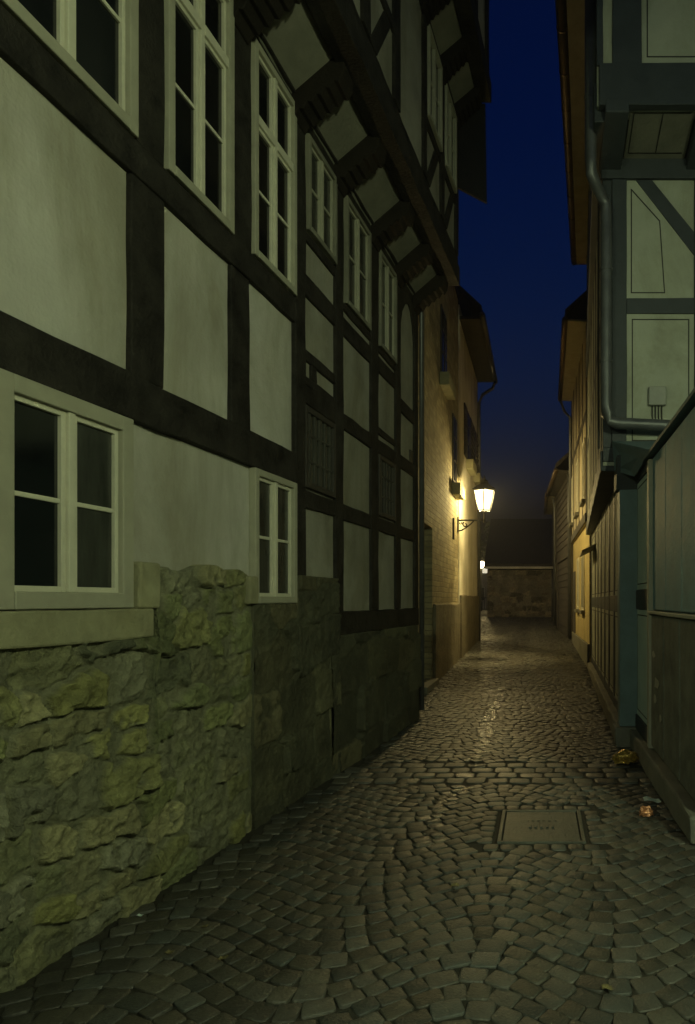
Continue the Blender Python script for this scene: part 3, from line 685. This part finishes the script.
b.slab([(1.0, 5.15 * KS, 2.95), (1.0, 8.80 * KS, 2.95), (3.3, 8.80 * KS, 3.25), (3.3, 5.15 * KS, 3.25)], (0, 0, .03)); b.build('roof', BLUEPILLAR, R0, .006)
# folded metal flashing between the annexe roof and the house corner
b = MB()
Q = [(.80, 8.86 * KS, 3.34), (1.03, 7.5 * KS, 2.99), (.98, 8.3 * KS, 2.88), (.82, 8.8 * KS, 3.02)]
b.slab([Q[0], Q[1], Q[2], Q[3]], (.02, .0, .02)); b.slab([Q[0], (1.5, 8.86 * KS, 3.34), (1.5, 7.5 * KS, 3.04), Q[1]], (0, 0, .02))
b.build('flashing', BLUEPILLAR, R0)

# ------------------------------------------------------------------ right: blue timbered house
R1 = thing('blue_timbered_house', 'jettied house with blue grey timbers and outlined pale panels on the right', 'house', (1.5, 10, 0))
mg = alley(.724, .0237); mm = alley(.35, .0395); mu = alley(.19, .0480)
def wedge(mp, u0, u1, z0, z1, name, m, xin=6.0, o=0.0, back=0.0):
    bb = MB(); vs = []
    for z in (z0, z1):
        for u in (u0, u1):
            p = mp(u, o, z); vs.append(p); vs.append((xin, p[1], z))
    bb.add(vs, [(0, 1, 3, 2), (4, 6, 7, 5), (0, 2, 6, 4), (1, 5, 7, 3), (0, 4, 5, 1), (2, 3, 7, 6)])
    return bb.build(name, m, R1)
wedge(mg, 8.93, 17.75, 0, 3.1, 'wall', GREENPANEL, o=.0); wedge(mm, 8.93, 17.75, 3.1, 6.5, 'wall', GREENPANEL, o=.0); wedge(mu, 8.13, 17.75, 6.62, 9.3, 'wall', GREENPANEL, o=.0)
F1 = front(8.93); F2 = front(8.13)
# front (looking at the camera), middle storey
def fb(u0, u1, z0, z1, o=.02, mp=F1, name='beam', jit=.004): return bx(name, BLUETIM, R1, mp, u0, u1, -.04, o, z0, z1, jit, .006)
fb(.80, .965, 3.30, 6.28, .03, name='post'); fb(.70, .80, 3.30, 6.28, .012, name='post'); fb(1.72, 1.88, 3.30, 6.28, .03, name='post')
fb(.965, 1.72, 4.79, 4.965, .02); fb(1.88, 5, 4.79, 4.965, .02); fb(.68, 5, 6.28, 6.5, .045); fb(.70, 5, 3.14, 3.30, .02)
b = MB(); b.prism(F1, [(1.07, 6.28), (1.25, 6.28), (1.50, 5.97), (1.72, 5.70), (1.72, 5.44), (1.42, 5.83)], -.04, .016); b.build('brace', BLUETIM, R1, .006)
rect_line(F1, R1, 0, 0, 0, 0, .0005, .012, [(1.02, 5.03), (1.39, 5.03), (1.335, 5.83), (1.02, 6.18)])
rect_line(F1, R1, 1.03, 1.66, 3.38, 4.73, .0005, .012); rect_line(F1, R1, 1.95, 2.9, 3.38, 4.73, .0005, .012)
# sloping soffit panels of the front jetty, coloured darker in place of weaker lamplight
def soff(x0, x1, m=JPAN):
    bb = MB(); bb.slab([(x0, 8.90 * KS, 6.50), (x1, 8.90 * KS, 6.50), (x1, 8.18 * KS, 6.63), (x0, 8.18 * KS, 6.63)], (0, 0, .03)); return bb.build('jetty_panel', m, R1)
soff(.93, 1.6); soff(1.74, 2.6)
b = MB(); b.slab([(.60, 8.93 * KS, 6.52), (5, 8.93 * KS, 6.52), (5, 8.13 * KS, 6.66), (.60, 8.13 * KS, 6.66)], (0, 0, .03)); b.build('jetty_floor', BLUETIM, R1)
for x in (.66, 1.62, 2.66): 
    bb = MB(); bb.slab([(x, 8.95 * KS, 6.36), (x + .14 if x > 1 else x + .24, 8.95 * KS, 6.36), (x + .14 if x > 1 else x + .24, 8.06 * KS, 6.52), (x, 8.06 * KS, 6.52)], (0, 0, .14)); bb.build('joist', BLUETIM, R1, .012)
b = MB()
for (xa, ya, xb, yb) in ((.97, 8.8, 1.56, 8.8), (.97, 8.8, .97, 8.24), (1.27, 8.8, 1.27, 8.24), (.97, 8.24, 1.56, 8.24)):
    f = lambda y: 6.50 + (8.90 - y) / .72 * .13
    d = .006
    if xa == xb: b.slab([(xa - d, ya * KS, f(ya) - .002), (xa + d, ya * KS, f(ya) - .002), (xa + d, yb * KS, f(yb) - .002), (xa - d, yb * KS, f(yb) - .002)], (0, 0, -.002))
    else: b.slab([(xa + d, (ya + d) * KS, f(ya + d) - .002), (xb, (ya + d) * KS, f(ya + d) - .002), (xb, (ya - d) * KS, f(ya - d) - .002), (xa + d, (ya - d) * KS, f(ya - d) - .002)], (0, 0, -.0025))
b.build('painted_line', PAINTLINE, R1)
# front, top storey
fb(.60, 5, 6.60, 7.02, .05, F2); fb(.575, .64, 7.02, 9.3, .02, F2, 'post'); fb(.735, 1.03, 7.02, 9.3, .03, F2, 'post'); fb(1.75, 1.95, 7.02, 9.3, .03, F2, 'post'); fb(1.03, 5, 8.5, 8.7, .02, F2)
rect_line(F2, R1, 1.09, 1.69, 7.12, 8.42, .0005, .012)
# ground floor corner pillar
b = MB(); b.box(F0, .87, 1.075, -.1, .10, .22, 2.86, .004, 'z'); b.build('corner_pillar', BLUEPILLAR, R1, .008)
b = MB(); b.prism(lambda u, o, z: F0(o, u, z), [(.10, 2.80), (.16, 2.95), (.2, 3.12), (.2, 3.16), (-.1, 3.16), (-.1, 2.80)], .83, 1.1); b.build('capital', BLUETIM, R1, .008)
b = MB(); b.box(F0, .82, 1.10, -.1, .17, 0, .22, .01, 'z'); b.build('pillar_base', CONCRETE, R1, .02)
# alley side
bx('kerb_plinth', CONCRETE, R1, mg, 9.0, 17.75, -.03, .09, 0, .22, .012, .02)
for u in (9.3, 10.35, 11.4, 12.5, 13.6, 14.7, 15.8, 17.5):
    bx('post', BLUETIM, R1, mg, u, u + .26, -.03, .008, .222, 3.08, .004, .006)
    bx('post', BLUETIM, R1, mm, u, u + .24, -.03, .008, 3.27, 6.48, .004, .006); bx('post', BLUETIM, R1, mu, u, u + .24, -.03, .008, 6.9, 9.3, .004, .006)
uu_ = (9.0, 9.3, 10.35, 11.4, 12.5, 13.6, 14.7, 15.8, 17.5)
for a, c_ in zip(uu_[1:-1], uu_[2:]):
    bx('rail', BLUETIM, R1, mg, a + .265, c_ - .005, -.03, .006, 1.45, 1.66, .004, .006); bx('rail', BLUETIM, R1, mg, a + .265, c_ - .005, -.03, .006, .222, .36, .004, .006)
    bx('rail', BLUETIM, R1, mm, a + .245, c_ - .005, -.03, .006, 4.78, 4.95, .004, .006)
    rect_line(mg, R1, a + .33, c_ - .07, .42, 1.39, .0005, .014); rect_line(mg, R1, a + .33, c_ - .07, 1.72, 2.9, .0005, .014)
bx('sill_beam', BLUETIM, R1, mm, 8.95, 17.7, -.25, .03, 3.04, 3.27, .006, .01); bx('sill_beam', BLUETIM, R1, mu, 8.2, 17.7, -.2, .03, 6.5, 6.9, .006, .01)
# eaves, gutter, roof
gA, gB = Vector((.10, 7.6 * KS, 9.22)), Vector((.775, 18.0 * KS, 9.20))
b = MB(); b.slab([(gA.x + .08, gA.y, 9.16), (gB.x + .05, gB.y, 9.14), (1.08, gB.y, 9.14), (.62, gA.y, 9.16)], (0, 0, .05)); b.build('soffit', SOFFIT, R1, .01)
gut = MB(); gut.tube([gA, gB], .075, 12); g_ = gut.build('gutter', COPPER, R1, smooth=True)
for i in range(12):
    b = MB(); p = gA.lerp(gB, (i + .5) / 12); d = (gB - gA).normalized() * .012; b.tube([p - d, p + d], .083, 12); b.build('gutter_joint', COPPER, g_)
b = MB(); b.slab([(gA.x, gA.y, 9.30), (gB.x, gB.y, 9.28), (3.5, gB.y, 13.4), (3.5, gA.y, 13.4)], (0, 0, .16)); b.build('roof', ROOF, R1)
# rainwater pipe with swan neck and the horizontal run
b = MB(); yA, yB = 8.45 * KS, 8.72 * KS
pts = [(.535, yA, 9.15), (.535, yA, 6.25), (.545, yA + .02, 6.12), (.60, yA + .09, 6.03), (.67, yB - .03, 5.98), (.715, yB, 5.90), (.72, yB, 5.75), (.72, yB, 3.72), (.727, yB, 3.62), (.765, yB, 3.555), (.84, yB, 3.525), (1.0, yB, 3.52), (1.6, yB, 3.49), (3.0, yB, 3.42)]
b.tube(pts, .062, 14); pp = b.build('rainwater_pipe', ZINC, R1, smooth=True)
for (x, y, z) in ((.535, yA, 8.0), (.535, yA, 6.9), (.72, yB, 5.2), (.72, yB, 4.2)):
    b = MB(); b.tube([(x, y, z - .015), (x, y, z + .015)], .069, 14); b.build('pipe_clip', ZINC, pp)
# junction box with cables
jb = bx('junction_box', BOXGREY, R1, F1, 1.205, 1.40, -.03, .06, 3.76, 3.97, 0, .012)
b = MB()
for k in range(4): b.tube([F1(1.25 + k * .035, .02, 3.76), F1(1.25 + k * .035, .02, 3.66 - .01 * k), F1(1.26 + k * .035, -.02, 3.58)], .006, 6)
b.build('cables', PAINTLINE, jb)
b = MB(); b.tube([F1(1.33, .0, 3.42), F1(1.37, .02, 3.36), F1(1.40, .0, 3.30)], .008, 6); b.build('cable_end', PAINTLINE, R1)
b = MB(); b.tube([mm(8.99, .045, 3.3), mm(8.99, .05, 4.5), mm(8.99, .045, 6.3)], .012, 6); b.build('cable', PAINTLINE, R1)
# pent board over a doorway further along
b = MB(); b.slab([mg(15.6, .0, 2.66), mg(17.3, .0, 2.66), mg(17.3, .28, 2.52), mg(15.6, .28, 2.52)], (0, 0, .05)); b.build('door_hood', TANPANEL, R1, .006)

# ------------------------------------------------------------------ right: yellow house and the row beyond
def back_house(name, label, u0, u1, x0, x1, zb, zt, m_low, m_up, zs, xin=6):
    t = thing(name, label, 'house', ((x0 + x1) / 2 + 1, (u0 + u1) / 2 * KS, 0))
    mp = lambda u, o, z: (x0 + (x1 - x0) * (u - u0) / (u1 - u0) - o, u * KS, z)
    def body(za, zz, o, m, nm):
        bb = MB(); vs = []
        for z in (za, zz):
            for u in (u0, u1): p = mp(u, o, z); vs += [p, (xin, p[1], z)]
        bb.add(vs, [(0, 1, 3, 2), (4, 6, 7, 5), (0, 2, 6, 4), (1, 5, 7, 3), (0, 4, 5, 1), (2, 3, 7, 6)]); return bb.build(nm, m, t)
    body(0, zs, 0, m_low, 'wall'); body(zs, zt, .06, m_up, 'upper_wall')
    return t, mp
def eave(t, ga, gb, wall_a, wall_b, m_s=SOFFIT, rise=3.2, xin=4.0):
    ga, gb = Vector(ga), Vector(gb)
    bb = MB(); bb.slab([(ga.x + .05, ga.y, ga.z - .03), (gb.x + .05, gb.y, gb.z - .03), (wall_b, gb.y, gb.z - .05), (wall_a, ga.y, ga.z - .05)], (0, 0, .04)); bb.build('soffit', m_s, t)
    bb = MB(); bb.tube([ga, gb], .07, 10); bb.build('gutter', COPPER, t, smooth=True)
    bb = MB(); bb.slab([(ga.x, ga.y, ga.z + .08), (gb.x, gb.y, gb.z + .08), (xin, gb.y, gb.z + rise), (xin, ga.y, ga.z + rise)], (0, 0, .14)); bb.build('roof', ROOF, t)
R2, m2 = back_house('yellow_house', 'house with a yellow ground floor and tan timbered upper floor on the right', 17.8, 25.0, 1.10, 1.04, 0, 7.8, YELLOW, TANPANEL, 3.35)
bx('plinth', CONCRETE, R2, m2, 17.8, 25, 0, .06, 0, .62, .01, .02)
bx('sill_beam', BOARDS, R2, m2, 17.8, 25, .06, .10, 3.35, 3.55, .005, .01); bx('rail', BOARDS, R2, m2, 17.8, 25, .06, .085, 5.7, 5.85, .005, .01)
for u in (17.8, 19.2, 20.6, 22, 23.4, 24.7): bx('post', BOARDS, R2, m2, u, u + .22, .06, .07, 3.55, 7.75, .005, .01)
def simple_win(t, mp, u0, u1, z0, z1, o, fm=WINPAINT):
    bb = MB(); e = ww(.07)
    bb.box(mp, u0, u0 + e, o, o + .03, z0, z1); bb.box(mp, u1 - e, u1, o, o + .03, z0, z1); bb.box(mp, u0 + e, u1 - e, o, o + .03, z0, z0 + .07); bb.box(mp, u0 + e, u1 - e, o, o + .03, z1 - .07, z1)
    um = (u0 + u1) / 2; bb.box(mp, um - e / 2, um + e / 2, o, o + .026, z0 + .07, z1 - .07)
    wn = bb.build('window', fm, t, .005); bx('pane', GLASS, wn, mp, u0 + e, u1 - e, o, o + .012, z0 + .07, z1 - .07)
    bx('sill', CONCRETE, wn, mp, u0 - .08, u1 + .08, o, o + .10, z0 - .09, z0 - .003, 0, .01)
simple_win(R2, m2, 19.4, 20.4, 1.35, 2.75, 0); simple_win(R2, m2, 21.6, 22.5, 1.35, 2.75, 0); simple_win(R2, m2, 18.2, 19.0, 3.9, 5.3, .06); simple_win(R2, m2, 20.9, 21.8, 3.9, 5.3, .06); simple_win(R2, m2, 23.7, 24.5, 3.9, 5.3, .06)
bx('door', BOARDS, R2, m2, 23.6, 24.5, 0, .03, .35, 2.45, 0, .01)
eave(R2, (.556, 17.7 * KS, 7.81), (.62, 24.8 * KS, 7.81), 1.05, 1.0)
b = MB(); b.tube([(.62, 24.6 * KS, 7.75), (.75, 24.6 * KS, 7.4), (.93, 24.6 * KS, 7.2), (.93, 24.6 * KS, .4)], .045, 8); b.build('downpipe', ZINC, R2, smooth=True)
R3, m3 = back_house('boarded_house', 'dark weatherboarded house beyond the yellow house', 25.02, 31.0, 1.0, .70, 0, 5.7, BOARDS, BOARDS, 3.0)
for k in range(22):
    z = .7 + k * .225; bb = MB(); bb.prism(lambda u, o, z: m3(o, u, z), [(.0 + .06 * (z > 3), z), (.03 + .06 * (z > 3), z), (.012 + .06 * (z > 3), z + .21), (.0 + .06 * (z > 3), z + .21)], 25.1, 30.9)
    if k < 10 or k > 11: bb.build('weatherboard', BOARDS, R3)
eave(R3, (.50, 25.0 * KS, 5.66), (.28, 31.0 * KS, 5.66), .95, .66, BOARDS)
b = MB(); b.tube([(.9, 25.3 * KS, 5.6), (.92, 25.3 * KS, 5.2), (.92, 25.3 * KS, .4)], .05, 8); b.build('downpipe', ZINC, R3, smooth=True)
R4, m4 = back_house('gabled_house', 'last dark house of the right row with a pale gutter end', 31.02, 38.0, .66, .62, 0, 5.6, BOARDS, BOARDS, 3.2)
simple_win(R4, m4, 32.5, 33.6, 2.0, 3.1, 0, WINPAINT2)
eave(R4, (.26, 30.9 * KS, 5.70), (.24, 38.0 * KS, 5.70), .6, .58, SOFFIT)
b = MB(); b.tube([(.5, 31.1 * KS, 5.6), (.57, 31.2 * KS, 5.2), (.57, 31.2 * KS, .6)], .045, 8); b.build('downpipe', ZINC, R4, smooth=True)

# ------------------------------------------------------------------ end of the alley
YE = 40.4 * KS
E = thing('stone_barn', 'low rubble stone barn with a big dark roof closing the alley', 'barn', (-.9, YE, .74))
fE = front(40.4)
b = MB(); b.box(lambda u, o, z: (u, o, z), -2.66, 5.0, YE + .1, YE + 7, .5, 3.1); b.build('wall', PLINTH_DARK, E)
mE = lambda u, o, z: (u * KS, YE - o, z)
BR = [(.20, .17, .12), (.34, .29, .20), (.10, .09, .065), (.24, .22, .17)]
relief('stone_face', E, mE, -2.66 / KS, 1.4 / KS, lambda u: .60, lambda u: 3.12, .0, (.16, .30), (.25, .6), .03, .05, BR, (.26, .24, .18), RUBBLE, 33, step=.03)
b = MB(); b.box(lambda u, o, z: (u, o, z), -2.75, 5.1, YE - .30, YE - .18, 3.16, 3.28); b.build('gutter', mat('pale_gutter', (.5, .48, .4), .5), E, .02)
b = MB(); b.slab([(-2.8, YE - .25, 3.28), (5.1, YE - .25, 3.28), (5.1, YE + 4.2, 6.1), (-2.8, YE + 4.2, 6.1)], (0, 0, .12)); b.slab([(-2.8, YE + 4.2, 6.1), (5.1, YE + 4.2, 6.1), (5.1, YE + 8, 3.2), (-2.8, YE + 8, 3.2)], (0, 0, .12)); b.build('roof', ROOF, E)
b = MB(); b.prism(lambda u, o, z: (-2.66 + o, u, z), [(YE, 3.1), (YE + 4.2, 5.9), (YE + 7, 3.1)], 0, .1); b.build('gable', PLINTH_DARK, E)
b = MB(); b.tube([(.62, YE - .12, 3.1), (.62, YE - .12, .75)], .045, 8); b.build('downpipe', ZINC, E, smooth=True)

D = thing('far_house', 'dim house with a window across the square, left of the barn', 'house', (-6, 58, .78))
I3 = lambda u, o, z: (u, o, z)
b = MB(); b.box(I3, -12, -3.4, 56, 64, .5, 5.2); b.build('wall', PLASTER_DULL, D)
b = MB(); b.slab([(-12.3, 55.6, 5.1), (-3.1, 55.6, 5.1), (-3.1, 60, 8.6), (-12.3, 60, 8.6)], (0, 0, .2)); b.slab([(-12.3, 60, 8.6), (-3.1, 60, 8.6), (-3.1, 64.4, 5.1), (-12.3, 64.4, 5.1)], (0, 0, .2)); b.build('roof', ROOF, D)
for x in (-5.3, -4.5):
    wn = bx('window', WINPAINT2, D, front(56 / KS), x, x + .55, 0, .04, 1.5, 2.7); bx('pane', GLASS, wn, front(56 / KS), x + .07, x + .48, .04, .05, 1.57, 2.63)
# post lamp and lit sign on the square
PL = thing('post_lamp', 'small lit lamp on a post far off on the square', 'street lamp', (-4.45, 49, gz(49)))
b = MB(); b.tube([(-4.45, 49, .7), (-4.45, 49, 1.4), (-4.45, 49, 1.5), (-4.45, 49, 4.0)], [.09, .08, .05, .04], 10); b.build('post', IRON, PL)
b = MB(); b.tube([(-4.45, 49, 4.02), (-4.45, 49, 4.12), (-4.45, 49, 4.42), (-4.45, 49, 4.5)], [.12, .2, .32, .12], 12); b.build('lamp_head', emit('far_lamp_glow', (1.0, .78, .38), 5), PL, smooth=True)
b = MB(); b.tube([(-4.45, 49, 4.5), (-4.45, 49, 4.54), (-4.45, 49, 4.75)], [.28, .27, .02], 12); b.build('cap', IRON, PL)
ld = bpy.data.lights.new('post_lamp_light', 'POINT'); ld.energy = 60; ld.color = LAMP_COL; ld.shadow_soft_size = .15
lo = bpy.data.objects.new('post_lamp_light', ld); COL.objects.link(lo); lo.parent = PL; lo.location = (0, -.5, 3.5)
SG = thing('lit_sign', 'small white lit box sign beside the barn eave', 'sign', (-2.35, 36.0, 3.3))
ye = 35.0 * KS * 1.14
b = MB(); b.box(I3, -2.95, -2.66, 33.2, 33.4, 2.95, 3.25); b.build('case', IRON, SG)
b = MB(); b.box(I3, -2.94, -2.67, 33.185, 33.2, 2.97, 3.23); b.build('face', emit('sign_glow', (1, .9, .65), .16), SG)
# railing on the square
RG = thing('metal_railing', 'low dark metal railing in front of the far house', 'railing', (-3.6, 44, .78))
b = MB(); b.box(I3, -6, -3.0, 44, 44.04, 1.72, 1.77); b.box(I3, -6, -3.0, 44, 44.04, .95, 1.0)
for k in range(21): b.box(I3, -6 + k * .148, -5.97 + k * .148, 44.005, 44.035, 1.0, 1.72)
for k in range(3): b.box(I3, -6 + k * 1.47, -5.94 + k * 1.47, 43.95, 44.0, .7, 1.82)
b.build('rails', IRON, RG)
# trees behind the barn
def tree(x, y, h, r, label, seed):
    rs = random.Random(seed); t = thing('tree', label, 'tree', (x, y, .7), 'trees behind the barn')
    b = MB(); b.tube([(x, y, .6), (x + .1, y, h * .3), (x - .1, y, h * .6), (x, y, h * .85)], [.3, .24, .14, .04], 8)
    for k in range(7):
        a = k * 2.4; z = h * (.4 + .06 * k); b.tube([(x, y, z), (x + r * .4 * math.cos(a), y + r * .4 * math.sin(a), z + h * .1), (x + r * .7 * math.cos(a), y + r * .7 * math.sin(a), z + h * .14)], [.1, .06, .02], 6)
    b.build('trunk', BARK, t)
    b = MB(); cl = []
    for k in range(34):
        a = rs.uniform(0, 6.28); rr = r * rs.uniform(.2, .95); z = h * rs.uniform(.42, .95); rr *= 1.1 - abs(z / h - .62) * 1.5
        cl.append((x + rr * math.cos(a), y + rr * math.sin(a), z, rs.uniform(.5, 1.1)))
    for (cx, cy, cz, cr) in cl:
        for k in range(90):
            d = Vector((rs.gauss(0, 1), rs.gauss(0, 1), rs.gauss(0, .8))).normalized() * cr * rs.random() ** .4
            n = Vector((rs.gauss(0, 1), rs.gauss(0, 1), rs.gauss(0, 1))).normalized(); s = rs.uniform(.09, .17)
            p = n.orthogonal().normalized() * s; q = n.cross(p).normalized() * s * .7; c = Vector((cx, cy, cz)) + d
            b.add([c - p, c + q, c + p, c - q], [(0, 1, 2, 3)])
    b.build('crown', LEAF, t, recalc=False)
tree(-3.6, 53, 8.0, 2.3, 'dark leafy tree left of the barn roof, behind the lit lantern', 1)
tree(-.6, 50, 6.6, 2.6, 'dark leafy tree behind the middle of the barn roof', 2)
tree(3.2, 49, 6.9, 2.4, 'dark leafy tree behind the right end of the barn roof', 4)

# thin mist volume, added to give the lanterns their halo
hz = MB(); hz.box(lambda u, o, z: (u, o, z), -160, 160, -70, 170, -1.2, 19); hzm = bpy.data.materials.new('halo_mist'); hzm.use_nodes = True
hn = hzm.node_tree.nodes; hn.remove(hn['Principled BSDF']); pv = hn.new('ShaderNodeVolumePrincipled'); pv.inputs['Color'].default_value = (.9, .92, .95, 1); pv.inputs['Density'].default_value = HAZE; pv.inputs['Anisotropy'].default_value = .6
hzm.node_tree.links.new(pv.outputs[0], hn['Material Output'].inputs['Volume'])
tag(hz.build('haze', hzm), 'thin added mist that gives the alley lamps their halo', 'haze', kind='stuff')
# ------------------------------------------------------------------ things on the street
cv = thing('inspection_cover', 'rectangular iron inspection cover set in the cobbles', 'manhole cover', ((CX0 + CX1) / 2, CY0, 0))
b = MB(); e = .028
b.box(I3, CX0, CX0 + e, CY0, CY1, -.03, .008); b.box(I3, CX1 - e, CX1, CY0, CY1, -.03, .008); b.box(I3, CX0 + e, CX1 - e, CY0, CY0 + e, -.03, .008); b.box(I3, CX0 + e, CX1 - e, CY1 - e, CY1, -.03, .008)
b.build('frame', CASTIRON, cv, .004)
b = MB(); b.box(I3, CX0 + e + .008, CX1 - e - .008, CY0 + e + .008, CY1 - e - .008, -.03, .002); lid = b.build('lid', CASTIRON, cv, .003)
b = MB(); xm = (CX0 + CX1) / 2; ym = (CY0 + CY1) / 2
for k in range(5): b.box(I3, xm - .09 + k * .04, xm - .072 + k * .04, ym - .06, ym + .07, .002, .012)
b.box(I3, xm - .1, xm + .11, ym + .085, ym + .095, .002, .006); b.build('raised_mark', CASTIRON, lid)
def crumple(name, label, cat, loc, sx, sy, sz, m, seed):
    rs = random.Random(seed); bm = bmesh.new(); bmesh.ops.create_icosphere(bm, subdivisions=3, radius=1)
    for v in bm.verts:
        k = 1 + .35 * (vn(v.co * 2.3, seed) - .5) * 2
        v.co = Vector((v.co.x * sx, v.co.y * sy, max(v.co.z, -.35) * sz)) * k + Vector((rs.gauss(0, .05) * sx, rs.gauss(0, .05) * sy, rs.gauss(0, .10) * sz))
    zm = min(v.co.z for v in bm.verts)
    for v in bm.verts: v.co.z -= zm
    me = bpy.data.meshes.new(name); bm.to_mesh(me); bm.free(); me.materials.append(m)
    o = bpy.data.objects.new(name, me); COL.objects.link(o); o.location = loc; o.rotation_euler = (0, 0, rs.uniform(0, 3)); return tag(o, label, cat)
from mathutils import noise as _n
def vn(p, s): return _n.noise(Vector(p) + Vector((s * 3.1, s * 1.7, 0))) * .5 + .5
crumple('crumpled_wrapper', 'crumpled golden wrapper by the pillar base', 'litter', (.84, 7.85 * KS, .004), .13, .10, .075, FOILG, 1).rotation_euler = (0, 0, .5)
crumple('crumpled_wrapper', 'small crumpled orange wrapper lower right on the cobbles', 'litter', (.785, 5.9 * KS, .004), .05, .04, .045, FOILO, 2)
def scrap(name, label, x, y, s, m, seed, z=.006, cat='litter'):
    rs = random.Random(seed); b = MB(); n = 6; pts = []
    for j in range(n):
        for i in range(n):
            u, v = i / (n - 1) - .5, j / (n - 1) - .5
            pts.append((x + s * (u * 2 + rs.gauss(0, .05)), y + s * (v * 1.4 + rs.gauss(0, .05)), z + s * .35 * (math.sin(u * 5 + seed) * .5 + .5) + s * rs.uniform(0, .12)))
    b.add(pts, [(j * n + i, j * n + i + 1, j * n + n + i + 1, j * n + n + i) for j in range(n - 1) for i in range(n - 1)])
    o = b.build(name, m, None, recalc=False); md = o.modifiers.new('thick', 'SOLIDIFY'); md.thickness = .002; return tag(o, label, cat)
scrap('paper_scrap', 'pale mint paper scrap near the right wall', .885, 6.33 * KS, .065, PAPER, 3)
for k, (px, py, s, lb) in enumerate(((140, 917, .012, 'tiny white paper crumb at the foot of the rubble wall'), (170, 954, .016, 'dry leaf on the dark cobbles in the lower left corner'), (223, 960, .017, 'dry yellowish leaf right of the other leaf in the lower left'), (205, 928, .013, 'dry leaf between the rubble wall and the yellowish leaf'), (455, 887, .022, 'flattened dry leaf on the cobbles in the middle foreground'), (607, 990, .022, 'green bottle top sized leaf at the lower right edge'))):
    Y = FPX * EYE / (py - 600); X = (px - 540) / FPX * Y
    scrap('paper_crumb' if k == 0 else 'fallen_leaf', lb, X, Y, s, PAPER if k == 0 else LEAFDRY, k + 10, .008, 'litter' if k == 0 else 'leaf')
